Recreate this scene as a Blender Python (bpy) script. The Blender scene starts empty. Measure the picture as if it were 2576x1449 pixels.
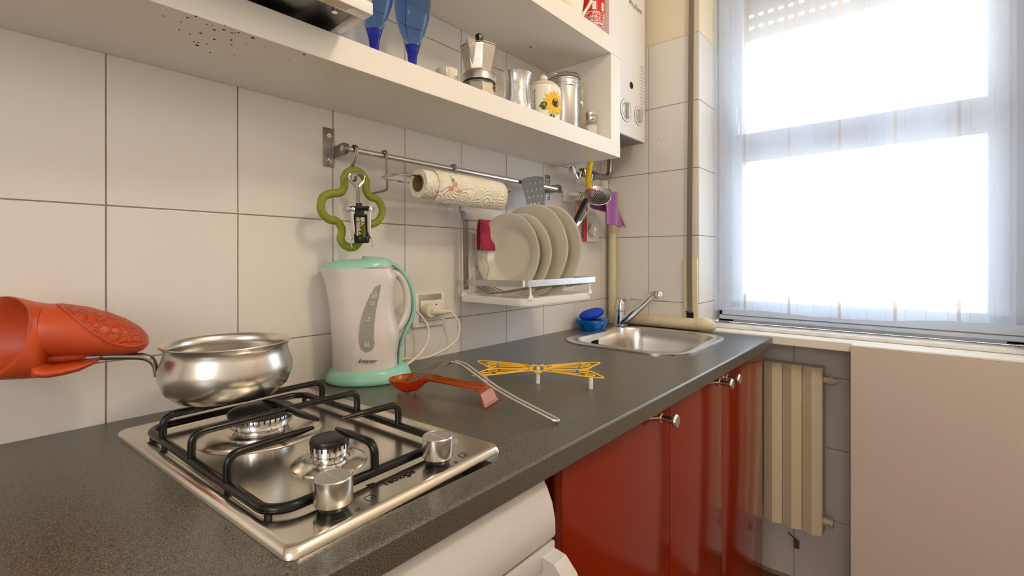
import bpy, bmesh, math, random
from mathutils import Vector, Matrix
random.seed(4)
PI = math.pi
C = bpy.context.scene.collection
sc = bpy.context.scene

# ---------------------------------------------------------------- camera, sky, lamps, exposure
CAM = Vector((.971, 0, 1.1587)); FP = 1196.0; HX, HY = 1288.0, 650.0
TH = math.atan2(1030, FP)
FWD = Vector((-math.sin(TH), math.cos(TH), 0)); RGT = Vector((math.cos(TH), math.sin(TH), 0))
cd = bpy.data.cameras.new('camera'); cam = bpy.data.objects.new('camera', cd); C.objects.link(cam)
cd.sensor_width = 36; cd.lens = FP / 2576 * 36; cd.shift_y = -(724.5 - HY) / 2576
cd.clip_start = .01
cam.location = CAM; cam.rotation_euler = (PI / 2, 0, TH)
sc.camera = cam
w = bpy.data.worlds.new('sky'); sc.world = w; w.use_nodes = True
bg = w.node_tree.nodes['Background']; bg.inputs[0].default_value = (.60, .78, 1, 1); bg.inputs[1].default_value = 5.6

def area(name, loc, target, size, power, col, sy=None):
    l = bpy.data.lights.new(name, 'AREA'); l.energy = power; l.color = col; l.size = size
    if sy: l.shape = 'RECTANGLE'; l.size_y = sy
    o = bpy.data.objects.new(name, l); C.objects.link(o); o.location = loc
    o.rotation_euler = (Vector(target) - Vector(loc)).to_track_quat('-Z', 'Y').to_euler(); return o
def bulb(name, loc, r, power, col):
    l = bpy.data.lights.new(name, 'POINT'); l.energy = power; l.color = col; l.shadow_soft_size = r
    o = bpy.data.objects.new(name, l); C.objects.link(o); o.location = loc; return o
bulb('ceiling_lamp', (1.55, .8, 2.45), .11, 27, (1, .86, .67))
bulb('fill_lamp', (1.25, -1.25, 1.5), .42, 34, (.97, .965, .97))  # unseen fill light added behind the camera to brighten walls and shelf undersides
sl = bpy.data.lights.new('sun', 'SUN'); sl.energy = 6; sl.angle = .01; sl.color = (1, .97, .9)
so_ = bpy.data.objects.new('sun', sl); C.objects.link(so_); so_.rotation_euler = Vector((.25, 1, -.75)).to_track_quat('-Z', 'Y').to_euler()
p = area('window_daylight', (.79, 1.985, 1.45), (.79, 0, 1.45), .8, 1, (1, 1, 1), 1.05)
p.data.cycles.is_portal = True
sc.view_settings.view_transform = 'Standard'; sc.view_settings.look = 'None'
sc.view_settings.gamma = 1; sc.view_settings.use_curve_mapping = False
sc.view_settings.exposure = 0.0

# survey: a photo pixel to the real point on a plane x=, y= or z= const
def ray(u, v): return FWD + RGT * ((u - HX) / FP) + Vector((0, 0, (HY - v) / FP))
def hit(u, v, ax, val):
    d = ray(u, v); return CAM + d * ((val - CAM[ax]) / d[ax])
def PX(u, v, x=0.): return hit(u, v, 0, x)
def PY(u, v, y): return hit(u, v, 1, y)
def PZ(u, v, z=.9): return hit(u, v, 2, z)

# ---------------------------------------------------------------- materials
def lin(c):
    r = []
    for k in c[:3]:
        k = k / 255.; r.append(k / 12.92 if k <= .04045 else ((k + .055) / 1.055) ** 2.4)
    return (*r, 1)
def mat(name, rgb, rough=.5, metal=0, trans=0, ior=1.45, noise=0, nscale=20, bump=0, bscale=60, coat=0, sheen=0, rnoise=0, aniso=0, stretch=None, sub=0):
    m = bpy.data.materials.new(name); m.use_nodes = True; N = m.node_tree.nodes; L = m.node_tree.links
    b = N['Principled BSDF']; c = lin(rgb)
    b.inputs['Base Color'].default_value = c; b.inputs['Roughness'].default_value = rough
    b.inputs['Metallic'].default_value = metal; b.inputs['IOR'].default_value = ior
    b.inputs['Transmission Weight'].default_value = trans; b.inputs['Coat Weight'].default_value = coat
    b.inputs['Coat Roughness'].default_value = .05
    b.inputs['Sheen Weight'].default_value = sheen
    if aniso: b.inputs['Anisotropic'].default_value = aniso
    tc = N.new('ShaderNodeTexCoord'); mp = N.new('ShaderNodeMapping'); L.new(tc.outputs['Object'], mp.inputs[0])
    if stretch: mp.inputs['Scale'].default_value = stretch
    if noise or rnoise:
        n = N.new('ShaderNodeTexNoise'); n.inputs['Scale'].default_value = nscale; n.inputs['Detail'].default_value = 5
        L.new(mp.outputs[0], n.inputs[0])
        if noise:
            mx = N.new('ShaderNodeMixRGB'); mx.inputs[1].default_value = tuple(k * (1 - noise) for k in c[:3]) + (1,)
            mx.inputs[2].default_value = tuple(min(1, k * (1 + noise)) for k in c[:3]) + (1,)
            L.new(n.outputs['Fac'], mx.inputs[0]); L.new(mx.outputs[0], b.inputs['Base Color'])
        if rnoise:
            r = N.new('ShaderNodeMapRange'); r.inputs[3].default_value = max(.02, rough - rnoise); r.inputs[4].default_value = rough + rnoise
            L.new(n.outputs['Fac'], r.inputs[0]); L.new(r.outputs[0], b.inputs['Roughness'])
    if bump:
        n2 = N.new('ShaderNodeTexNoise'); n2.inputs['Scale'].default_value = bscale; n2.inputs['Detail'].default_value = 3
        L.new(mp.outputs[0], n2.inputs[0]); bp = N.new('ShaderNodeBump'); bp.inputs['Strength'].default_value = bump
        bp.inputs['Distance'].default_value = .002; L.new(n2.outputs['Fac'], bp.inputs['Height']); L.new(bp.outputs[0], b.inputs['Normal'])
    return m
M = {}
M['tile'] = mat('glazed_tile', (226, 220, 212), .22, noise=.02, nscale=8, bump=.06, bscale=260, stretch=(1, 4, .3))
M['grout'] = mat('grout', (158, 142, 122), .9, noise=.3, nscale=60)
M['plaster'] = mat('cream_plaster', (228, 215, 188), .85, bump=.15, bscale=120)
M['ceiling'] = mat('ceiling_paint', (236, 232, 226), .9, bump=.1)
M['wallpaint'] = mat('wall_paint', (234, 228, 218), .9, bump=.1)
M['floor'] = mat('floor_tile', (120, 70, 45), .4, noise=.2, nscale=6)
M['laminate'] = mat('white_laminate', (238, 232, 220), .34, noise=.02, nscale=5)
M['panel'] = mat('cream_laminate_panel', (206, 194, 182), .5, noise=.03, nscale=4)
M['boiler'] = mat('white_enamel', (240, 236, 230), .25, noise=.01)
M['chrome'] = mat('chrome', (225, 225, 228), .08, 1)
M['steel'] = mat('brushed_steel', (220, 215, 208), .26, 1)
M['hobsteel'] = mat('hob_steel', (232, 225, 212), .2, 1, rnoise=.04, nscale=25, stretch=(1, 30, 1))
M['dullsteel'] = mat('dull_steel', (150, 145, 138), .38, 1, rnoise=.1, nscale=40)
M['darksteel'] = mat('worn_dark_steel', (112, 104, 96), .5, 1, rnoise=.1, nscale=30)
M['hoodsteel'] = mat('dark_pressed_steel', (128, 128, 124), .3, 1, noise=.3, nscale=14)
M['alu'] = mat('cast_aluminium', (196, 190, 180), .36, 1, noise=.1, nscale=40, rnoise=.1)
M['galv'] = mat('stained_steel', (205, 203, 200), .38, 1, noise=.22, nscale=45, rnoise=.12)
M['brass'] = mat('brass', (200, 160, 80), .25, 1)
M['enamel'] = mat('black_enamel', (14, 13, 12), .22, noise=.3, nscale=60)
M['blackplastic'] = mat('black_plastic', (18, 18, 18), .3)
M['cap'] = mat('burner_cap_enamel', (34, 32, 30), .3, bump=.2, bscale=300)
M['kwhite'] = mat('kettle_white_plastic', (214, 206, 198), .22)
M['teal'] = mat('mint_plastic', (150, 204, 184), .24)
M['gauge'] = mat('grey_window_plastic', (152, 148, 138), .35)
M['ink'] = mat('black_print', (22, 22, 20), .5)
M['whiteink'] = mat('white_print', (235, 235, 230), .5)
M['cord'] = mat('cream_cord', (226, 218, 196), .45)
M['olive'] = mat('olive_silicone', (126, 138, 32), .5)
M['paper'] = mat('kitchen_paper', (240, 230, 208), .95)
M['cardboard'] = mat('cardboard_core', (150, 118, 84), .9)
M['ceramic'] = mat('cream_porcelain', (226, 217, 198), .16)
M['jarwhite'] = mat('glazed_jar', (240, 234, 218), .15)
M['magenta'] = mat('crimson_cloth', (172, 14, 62), .95, sheen=.4, bump=.5, bscale=500)
M['purple'] = mat('mauve_cloth', (150, 84, 148), .95, sheen=.5, noise=.15, nscale=60, bump=.6, bscale=400)
M['mitt'] = mat('orange_silicone', (196, 76, 34), .42)
M['yellow'] = mat('yellow_enamel', (238, 182, 44), .35)
M['whiteplastic'] = mat('white_plastic', (238, 234, 226), .3)
M['marble'] = mat('stained_marble', (224, 220, 212), .5, noise=.3, nscale=30)
M['pipe'] = mat('cream_painted_pipe', (216, 202, 166), .4, noise=.12, nscale=30)
M['blue'] = mat('blue_plastic', (0, 104, 196), .25, noise=.1, nscale=10)
M['scrub'] = mat('blue_mesh_scrubber', (0, 66, 205), .6)
M['hose'] = mat('yellow_hose', (240, 196, 10), .35)
M['frame'] = mat('window_frame_paint', (205, 212, 224), .4, noise=.03)
M['rad'] = mat('radiator_enamel', (214, 200, 168), .35)
M['grey'] = mat('grey_sheet_metal', (140, 136, 130), .5, metal=.3)
M['strap'] = mat('grey_woven_strap', (128, 116, 102), .9, bump=.5, bscale=700)
M['wood'] = mat('light_wood', (176, 134, 96), .6, noise=.2, nscale=30, stretch=(1, 1, .1))
M['redlabel'] = mat('red_label', (206, 34, 24), .35)
M['appliance'] = mat('appliance_white', (206, 200, 194), .22)
M['red'] = mat('red_lacquer', (132, 34, 6), .12, coat=.0, noise=.04, nscale=3)
M['reddark'] = mat('red_lacquer_side', (120, 18, 4), .25)
M['facade'] = mat('far_facade', (235, 222, 200), .9)
M['facadewin'] = mat('far_pane', (176, 180, 184), .3)
M['shutter'] = mat('shutter_slat', (205, 180, 140), .6)
M['fgreen'] = mat('leaf_green_print', (56, 92, 40), .4)
M['fbrown'] = mat('flower_centre_print', (92, 56, 50), .4)
M['fdark'] = mat('flower_core_print', (40, 34, 50), .4)
M['fyellow'] = mat('petal_print', (250, 190, 20), .4, noise=.25, nscale=120)
M['peach'] = mat('peach_print', (226, 160, 112), .95)
M['pgreen'] = mat('pale_green_print', (120, 160, 90), .95)
M['stain'] = mat('brown_splash', (70, 58, 48), .8)
M['darkhole'] = mat('dark_recess', (12, 11, 10), .7)
M['twine'] = mat('green_twine', (150, 165, 70), .9)
M['salt'] = mat('salt', (245, 240, 232), .9)
M['dial'] = mat('grey_dial', (196, 196, 186), .2, metal=.4)

def countermat():
    m = mat('dark_laminate', (58, 54, 50), .3, ior=1.72); N = m.node_tree.nodes; L = m.node_tree.links; b = N['Principled BSDF']
    tc = N.new('ShaderNodeTexCoord'); n = N.new('ShaderNodeTexNoise'); n.inputs['Scale'].default_value = 850; n.inputs['Detail'].default_value = 2
    L.new(tc.outputs['Object'], n.inputs[0]); r = N.new('ShaderNodeValToRGB')
    r.color_ramp.elements[0].position = .36; r.color_ramp.elements[0].color = lin((38, 37, 31))
    r.color_ramp.elements[1].position = .68; r.color_ramp.elements[1].color = lin((116, 112, 98))
    L.new(n.outputs['Fac'], r.inputs[0]); L.new(r.outputs[0], b.inputs['Base Color'])
    bp = N.new('ShaderNodeBump'); bp.inputs['Strength'].default_value = .12; bp.inputs['Distance'].default_value = .0004
    L.new(n.outputs['Fac'], bp.inputs['Height']); L.new(bp.outputs[0], b.inputs['Normal']); return m
M['counter'] = countermat()
def glassmat(name, rgb, ior=1.45, rough=0.0, fac=None):
    m = bpy.data.materials.new(name); m.use_nodes = True; N = m.node_tree.nodes; L = m.node_tree.links
    b = N['Principled BSDF']; b.inputs['Base Color'].default_value = lin(rgb); b.inputs['Roughness'].default_value = rough
    b.inputs['Transmission Weight'].default_value = 1; b.inputs['IOR'].default_value = ior; return m
M['blueglass'] = glassmat('blue_glass', (176, 206, 246), 1.25); M['bluestem'] = glassmat('deep_blue_glass', (58, 70, 232), 1.3)
M['thinclear'] = glassmat('thin_clear_glass', (250, 250, 248), 1.08)
M['clear'] = glassmat('clear_glass', (245, 245, 242))
M['orangeclear'] = glassmat('orange_clear_plastic', (255, 118, 16), 1.35, .05); M['orangeclear'].node_tree.nodes['Principled BSDF'].inputs['Transmission Weight'].default_value = .86
def panemat():
    m = bpy.data.materials.new('window_glass'); m.use_nodes = True; N = m.node_tree.nodes; L = m.node_tree.links
    for n in list(N): N.remove(n)
    o = N.new('ShaderNodeOutputMaterial'); t = N.new('ShaderNodeBsdfTransparent'); g = N.new('ShaderNodeBsdfGlossy')
    g.inputs['Roughness'].default_value = .02; mx = N.new('ShaderNodeMixShader'); mx.inputs[0].default_value = .06
    L.new(t.outputs[0], mx.inputs[1]); L.new(g.outputs[0], mx.inputs[2]); L.new(mx.outputs[0], o.inputs[0]); return m
M['pane'] = panemat()
def curtainmat():
    m = bpy.data.materials.new('sheer_curtain'); m.use_nodes = True; N = m.node_tree.nodes; L = m.node_tree.links
    for n in list(N): N.remove(n)
    o = N.new('ShaderNodeOutputMaterial'); t = N.new('ShaderNodeBsdfTransparent'); tr = N.new('ShaderNodeBsdfTranslucent'); df = N.new('ShaderNodeBsdfDiffuse')
    tc = N.new('ShaderNodeTexCoord'); sp = N.new('ShaderNodeSeparateXYZ'); L.new(tc.outputs['Object'], sp.inputs[0])
    def math_(op, a, b=None, c=None):
        n = N.new('ShaderNodeMath'); n.operation = op
        for i, k in enumerate((a, b, c)):
            if k is None: continue
            if isinstance(k, (int, float)): n.inputs[i].default_value = k
            else: L.new(k, n.inputs[i])
        return n.outputs[0]
    x = math_('SUBTRACT', sp.outputs[0], .548)
    a = math_('ABSOLUTE', math_('SUBTRACT', math_('FRACT', math_('ADD', math_('DIVIDE', x, .1425), .5)), .5))
    wide = math_('LESS_THAN', a, .03)
    a2 = math_('ABSOLUTE', math_('SUBTRACT', math_('FRACT', math_('ADD', math_('DIVIDE', x, .0475), .0)), .5))
    thin = math_('LESS_THAN', a2, .022)
    dens = math_('MAXIMUM', wide, math_('MULTIPLY', thin, .6))
    c1 = N.new('ShaderNodeMixRGB'); c1.inputs[1].default_value = (.79, .83, .90, 1); c1.inputs[2].default_value = (.66, .58, .52, 1)
    L.new(dens, c1.inputs[0]); L.new(c1.outputs[0], tr.inputs[0]); L.new(c1.outputs[0], df.inputs[0])
    m1 = N.new('ShaderNodeMixShader'); m1.inputs[0].default_value = .42; L.new(df.outputs[0], m1.inputs[2]); L.new(tr.outputs[0], m1.inputs[1])
    m2 = N.new('ShaderNodeMixShader'); L.new(math_('ADD', math_('MULTIPLY', dens, .3), .46), m2.inputs[0])
    L.new(t.outputs[0], m2.inputs[1]); L.new(m1.outputs[0], m2.inputs[2]); L.new(m2.outputs[0], o.inputs[0]); return m
M['curtain'] = curtainmat()
def papermat():
    m = M['paper']; N = m.node_tree.nodes; L = m.node_tree.links
    tc = N.new('ShaderNodeTexCoord'); v = N.new('ShaderNodeTexVoronoi'); v.inputs['Scale'].default_value = 26
    L.new(tc.outputs['Object'], v.inputs[0]); s = N.new('ShaderNodeMath'); s.operation = 'MULTIPLY'; s.inputs[1].default_value = 34
    L.new(v.outputs['Distance'], s.inputs[0]); si = N.new('ShaderNodeMath'); si.operation = 'SINE'; L.new(s.outputs[0], si.inputs[0])
    bp = N.new('ShaderNodeBump'); bp.inputs['Strength'].default_value = .8; bp.inputs['Distance'].default_value = .0012
    L.new(si.outputs[0], bp.inputs['Height']); L.new(bp.outputs[0], N['Principled BSDF'].inputs['Normal'])
papermat()
def padmat():
    m = mat('orange_silicone_relief', (190, 72, 32), .45); N = m.node_tree.nodes; L = m.node_tree.links
    tc = N.new('ShaderNodeTexCoord'); v = N.new('ShaderNodeTexVoronoi'); v.feature = 'DISTANCE_TO_EDGE'; v.inputs['Scale'].default_value = 85
    L.new(tc.outputs['Object'], v.inputs[0]); r = N.new('ShaderNodeMapRange'); r.inputs[1].default_value = .05; r.inputs[2].default_value = .12
    r.inputs[3].default_value = 1; r.inputs[4].default_value = 0
    L.new(v.outputs['Distance'], r.inputs[0]); bp = N.new('ShaderNodeBump'); bp.inputs['Strength'].default_value = 1; bp.inputs['Distance'].default_value = .0018
    L.new(r.outputs[0], bp.inputs['Height']); L.new(bp.outputs[0], N['Principled BSDF'].inputs['Normal']); return m
M['pad'] = padmat()
def wavemat(name, rgb, scale, rough, dist=.001, ax='Z'):
    m = mat(name, rgb, rough); N = m.node_tree.nodes; L = m.node_tree.links
    tc = N.new('ShaderNodeTexCoord'); v = N.new('ShaderNodeTexWave'); v.inputs['Scale'].default_value = scale; v.bands_direction = ax
    L.new(tc.outputs['Object'], v.inputs[0]); bp = N.new('ShaderNodeBump'); bp.inputs['Distance'].default_value = dist
    L.new(v.outputs['Fac'], bp.inputs['Height']); L.new(bp.outputs[0], N['Principled BSDF'].inputs['Normal']); return m
M['scrub'] = wavemat('blue_mesh_scrubber', (0, 66, 205), 60, .6, .002, 'X')

# ---------------------------------------------------------------- mesh helpers
class MB:
    def __init__(s): s.v = []; s.f = []
    def add(s, vs, fs):
        o = len(s.v); s.v += [Vector(p) for p in vs]; s.f += [tuple(i + o for i in f) for f in fs]; return s
    def box(s, a, b, bev=0):
        x0, y0, z0 = (min(a[i], b[i]) for i in range(3)); x1, y1, z1 = (max(a[i], b[i]) for i in range(3))
        if bev <= 0:
            return s.add([(x0, y0, z0), (x1, y0, z0), (x1, y1, z0), (x0, y1, z0), (x0, y0, z1), (x1, y0, z1), (x1, y1, z1), (x0, y1, z1)],
                         [(0, 3, 2, 1), (4, 5, 6, 7), (0, 1, 5, 4), (1, 2, 6, 5), (2, 3, 7, 6), (3, 0, 4, 7)])
        bm = bmesh.new(); bmesh.ops.create_cube(bm, size=1)
        for q in bm.verts: q.co = Vector(((x0 + x1) / 2 + q.co.x * (x1 - x0), (y0 + y1) / 2 + q.co.y * (y1 - y0), (z0 + z1) / 2 + q.co.z * (z1 - z0)))
        bmesh.ops.bevel(bm, geom=bm.edges[:], offset=bev, segments=2, affect='EDGES', profile=.6)
        bm.verts.index_update(); r = s.add([q.co.copy() for q in bm.verts], [[q.index for q in f.verts] for f in bm.faces]); bm.free(); return r
    def loft(s, rings, cap0=True, cap1=True, closed=True):
        n = len(rings[0]); vs = [p for r in rings for p in r]; fs = []
        for i in range(len(rings) - 1):
            for j in range(n if closed else n - 1):
                k = (j + 1) % n; fs.append((i * n + j, i * n + k, (i + 1) * n + k, (i + 1) * n + j))
        if cap0: fs.append(tuple(range(n - 1, -1, -1)))
        if cap1: fs.append(tuple((len(rings) - 1) * n + j for j in range(n)))
        return s.add(vs, fs)
    def tube(s, path, r, n=8, flat=1.0, up=None, closed=False):
        P = [Vector(p) for p in path]; m = len(P); R = r if isinstance(r, (list, tuple)) else [r] * m
        T = [(P[min(i + 1, m - 1)] - P[max(i - 1, 0)]) if not closed else (P[(i + 1) % m] - P[i - 1]) for i in range(m)]
        T = [t.normalized() if t.length > 1e-9 else Vector((0, 0, 1)) for t in T]
        u = Vector(up) if up else (Vector((0, 0, 1)) if abs(T[0].z) < .9 else Vector((1, 0, 0)))
        rings = []
        for i in range(m):
            if up: u = Vector(up)
            a = (u - T[i] * u.dot(T[i]))
            if a.length < 1e-6: a = T[i].orthogonal()
            a.normalize(); u = a; b = T[i].cross(a)
            rings.append([P[i] + b * (R[i] * math.cos(2 * PI * k / n)) + a * (R[i] * flat * math.sin(2 * PI * k / n)) for k in range(n)])
        if closed: rings.append(rings[0]); return s.loft(rings, False, False)
        return s.loft(rings)
    def lathe(s, prof, c=(0, 0, 0), n=32, axis='Z', sx=1, sy=1, cap=True):
        c = Vector(c); rings = []
        for r, z in prof:
            ring = []
            for k in range(n):
                a = 2 * PI * k / n; x, y = r * math.cos(a) * sx, r * math.sin(a) * sy
                ring.append(c + {'Z': Vector((x, y, z)), 'Y': Vector((y, z, x)), 'X': Vector((z, x, y))}[axis])
            rings.append(ring)
        return s.loft(rings, cap and prof[0][0] > 1e-6, cap and prof[-1][0] > 1e-6)
    def prism(s, poly, d):
        a = [Vector(p) for p in poly]; d = Vector(d); return s.loft([a, [p + d for p in a]])
    def grid(s, fn, nu, nv):
        vs = [fn(i / nu, j / nv) for j in range(nv + 1) for i in range(nu + 1)]
        return s.add(vs, [(j * (nu + 1) + i, j * (nu + 1) + i + 1, (j + 1) * (nu + 1) + i + 1, (j + 1) * (nu + 1) + i) for j in range(nv) for i in range(nu)])
def fillet(pts, r, n=5):
    P = [Vector(p) for p in pts]; out = [P[0]]
    for i in range(1, len(P) - 1):
        a, b, c = P[i - 1], P[i], P[i + 1]; d1, d2 = (a - b), (c - b)
        rr = min(r, d1.length * .49, d2.length * .49); p0 = b + d1.normalized() * rr; p1 = b + d2.normalized() * rr
        for k in range(n + 1):
            t = k / n; out.append(p0 * (1 - t) ** 2 + b * 2 * t * (1 - t) + p1 * t * t)
    out.append(P[-1]); return out
def spline(pts, k=6, closed=False):
    P = [Vector(p) for p in pts]; n = len(P); out = []
    for i in range(n if closed else n - 1):
        g = (lambda j: P[j % n]) if closed else (lambda j: P[max(0, min(n - 1, j))])
        a, b, c, d = g(i - 1), g(i), g(i + 1), g(i + 2)
        for q in range(k):
            t = q / k; out.append(.5 * ((2 * b) + (c - a) * t + (2 * a - 5 * b + 4 * c - d) * t * t + (3 * b - a - 3 * c + d) * t ** 3))
    if not closed: out.append(P[-1])
    return out
def interp(tab, x):
    tab = sorted(tab)
    if x <= tab[0][0]: return tab[0][1]
    for (a, b), (c, d) in zip(tab, tab[1:]):
        if x <= c: return b + (d - b) * (x - a) / (c - a)
    return tab[-1][1]
def rrect(hx, hy, r, z, cx=0, cy=0, n=6):
    out = []
    for q, (sx, sy) in enumerate(((1, 1), (-1, 1), (-1, -1), (1, -1))):
        for k in range(n + 1):
            a = PI / 2 * q + PI / 2 * k / n
            out.append(Vector((cx + sx * (hx - r) + r * math.cos(a), cy + sy * (hy - r) + r * math.sin(a), z)))
    return out
def obj(name, mb, m, parent=None, smooth=True, world=True, label=None, ang=40, solid=0, sub=0):
    me = bpy.data.meshes.new(name); vs = mb.v
    if parent is not None and world:
        inv = parent.matrix_basis.inverted()
        if parent.parent is not None: inv = inv @ parent.parent.matrix_basis.inverted()
        vs = [inv @ p for p in vs]
    me.from_pydata([tuple(p) for p in vs], [], mb.f)
    bm = bmesh.new(); bm.from_mesh(me); bmesh.ops.recalc_face_normals(bm, faces=bm.faces[:])
    if smooth:
        for f in bm.faces: f.smooth = True
        for e in bm.edges:
            if len(e.link_faces) == 2 and e.calc_face_angle(0) > math.radians(ang): e.smooth = False
    bm.to_mesh(me); bm.free()
    me.materials.append(M[m] if isinstance(m, str) else m)
    o = bpy.data.objects.new(name, me); C.objects.link(o)
    if parent is not None: o.parent = parent
    if label: o['label'] = label
    if sub:
        md = o.modifiers.new('s', 'SUBSURF'); md.levels = sub; md.render_levels = sub
    if solid:
        md = o.modifiers.new('t', 'SOLIDIFY'); md.thickness = solid; md.offset = 0
    return o
def tag(o, label, cat, group=None, kind=None):
    o['label'] = label; o['category'] = cat
    if group: o['group'] = group
    if kind: o['kind'] = kind
    return o
def thing(name, label, cat, loc=(0, 0, 0), rz=0, group=None):
    o = bpy.data.objects.new(name, None); C.objects.link(o); o.location = loc; o.rotation_euler = (0, 0, rz)
    o.empty_display_size = .02
    o.matrix_basis = Matrix.Translation(Vector(loc)) @ Matrix.Rotation(rz, 4, 'Z')
    return tag(o, label, cat, group)
def struct(name, mb, m, parent=None, smooth=False, label=None):
    o = obj(name, mb, m, parent, smooth)
    if parent is None: o['kind'] = 'structure'
    return o
def lettering(name, body, size, origin, xdir, ydir, m, parent, depth=.0002, shear=0, align='LEFT', xs=1):
    cu = bpy.data.curves.new(name, 'FONT'); cu.body = body; cu.size = size; cu.extrude = depth; cu.shear = shear; cu.align_x = align
    t = bpy.data.objects.new(name, cu); C.objects.link(t)
    dg = bpy.context.evaluated_depsgraph_get(); me = bpy.data.meshes.new_from_object(t.evaluated_get(dg))
    bpy.data.objects.remove(t); bpy.data.curves.remove(cu)
    x = Vector(xdir).normalized(); y = Vector(ydir).normalized(); z = x.cross(y)
    mt = Matrix((x * xs, y, z)).transposed().to_4x4(); mt.translation = Vector(origin)
    if parent is not None:
        inv = parent.matrix_basis.inverted()
        if parent.parent is not None: inv = inv @ parent.parent.matrix_basis.inverted()
        mt = inv @ mt
    me.transform(mt); me.materials.clear(); me.materials.append(M[m])
    o = bpy.data.objects.new(name, me); C.objects.link(o); o.parent = parent; return o
def disc_seg(c, r, n=24, nrm='Z'):
    return [(c[0] + r * math.cos(2 * PI * k / n), c[1] + r * math.sin(2 * PI * k / n)) for k in range(n)]

# ================================================================ SETTING
YB = 1.735      # tiled end wall
XC = .365       # edge of the window recess
YW = 1.95       # wall below the window
floor_o = struct('floor', MB().box((-.1, -2.2, -.05), (2.4, 2.1, 0)), 'floor')
struct('ceiling', MB().box((-.1, -2.2, 2.7), (2.4, 2.1, 2.75)), 'ceiling')
wl = struct('wall_left', MB().box((-.12, -2.2, 0), (-.0016, 2.1, 2.7)), 'grout')
wr = struct('wall_right', MB().box((2.3, -2.2, 0), (2.4, 2.1, 2.7)), 'wallpaint')
struct('wall_near', MB().box((-.1, -2.3, 0), (2.4, -2.2, 2.7)), 'wallpaint')
wb = struct('wall_back', MB().box((-.0025, YB + .0025, 0), (XC - .0025, 2.1, 1.985)), 'grout')
wb2 = struct('wall_back_upper', MB().box((-.0025, YB + .001, 1.977), (XC, 2.1, 2.7)).box((XC, 1.80, 2.38), (1.22, 2.1, 2.7)), 'plaster')
wb2.name = 'wall_end'
ww = struct('wall_window', MB().box((XC - .01, YW + .0025, 0), (1.24, 2.1, .88)), 'grout')
struct('wall_side', MB().box((1.215, YB + .075, 0), (2.3, 2.1, .88)).box((1.215, YB, .9), (2.3, 2.1, 2.7)), 'wallpaint')
# tiles, one mesh shared between all of one size
def tile_mesh(w_, h_, nm):
    mb = MB().box((-.005, 0, 0), (0, w_, h_), .0009)
    me = bpy.data.meshes.new(nm); me.from_pydata([tuple(p) for p in mb.v], [], mb.f); me.materials.append(M['tile'])
    return me
TCACHE = {}
def tile(parent, pos, rz, w_, h_):
    key = (round(w_, 4), round(h_, 4))
    if key not in TCACHE: TCACHE[key] = tile_mesh(w_ - .0022, h_ - .0022, 'tile')
    o = bpy.data.objects.new('tile', TCACHE[key]); C.objects.link(o); o.parent = parent
    o.location = pos; o.rotation_euler = (random.uniform(-.001, .001), random.uniform(-.0012, .0012), rz)
ZR = [.016, .261, .506, .751, .996, 1.242, 1.487, 1.732, 1.977]
ycols = [.15 + .1903 * k for k in range(-5, 9)] + [YB]
for i in range(len(ycols) - 1):
    for j in range(3, 8):
        tile(wl, (0, ycols[i] + .001, ZR[j] + .001), 0, ycols[i + 1] - ycols[i], ZR[j + 1] - ZR[j])
for a, b in ((0, .173), (.173, XC)):
    for j in range(0, 8):
        tile(wb, (b - .001, YB, ZR[j] + .001), PI / 2 * 3 + PI, b - a, ZR[j + 1] - ZR[j]) if False else tile(wb, (a + .001, YB, ZR[j] + .001), -PI / 2, b - a, ZR[j + 1] - ZR[j])
for j in range(3, 8):      # window reveal
    tile(wb, (XC, YB + .001, ZR[j] + .001), 0, .215, ZR[j + 1] - ZR[j])
xc = [XC, .435, .625, .815, 1.005, 1.195]
for i in range(len(xc) - 1):
    for j in range(0, 4):
        h_ = min(ZR[j + 1], .875) - ZR[j]
        tile(ww, (xc[i] + .001, YW, ZR[j] + .001), -PI / 2, xc[i + 1] - xc[i], h_)

# window
wn = thing('window_1', 'x', 'x'); del wn['label']; del wn['category']; wn['kind'] = 'structure'
XL, XR = .372, 1.208
fr = MB().box((XL, 1.93, .915), (.43, 1.985, 2.38), .004).box((1.15, 1.93, .915), (XR, 1.985, 2.38), .004)
fr.box((XL, 1.93, .915), (XR, 1.985, .965), .004).box((XL, 1.93, 2.32), (XR, 1.985, 2.38), .004)
obj('window_frame', fr, 'frame', wn)
sa = MB().box((.42, 1.922, .955), (.46, 1.975, 2.33), .004).box((1.115, 1.922, .955), (1.16, 1.975, 2.33), .004)
sa.box((.42, 1.922, .955), (1.16, 1.975, 1.0), .004).box((.42, 1.92, 1.518), (1.16, 1.978, 1.625), .004).box((.42, 1.922, 2.29), (1.16, 1.975, 2.33), .004)
obj('sash', sa, 'frame', wn)
obj('window_moulding', MB().tube([(XL + .01, 1.918, .935), (XR, 1.918, .935)], .009).box((XL + .02, 1.905, .945), (XR - .02, 1.93, .975), .004), 'frame', wn)
obj('pane', MB().box((.455, 1.95, .995), (1.12, 1.954, 1.535)), 'pane', wn, False)
obj('pane', MB().box((.455, 1.95, 1.61), (1.12, 1.954, 2.295)), 'pane', wn, False)
obj('window_handle', MB().box((.436, 1.9, 1.62), (.452, 1.922, 1.66), .003).tube([(.444, 1.897, 1.65), (.444, 1.89, 1.72)], .006), 'frame', wn)
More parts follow.
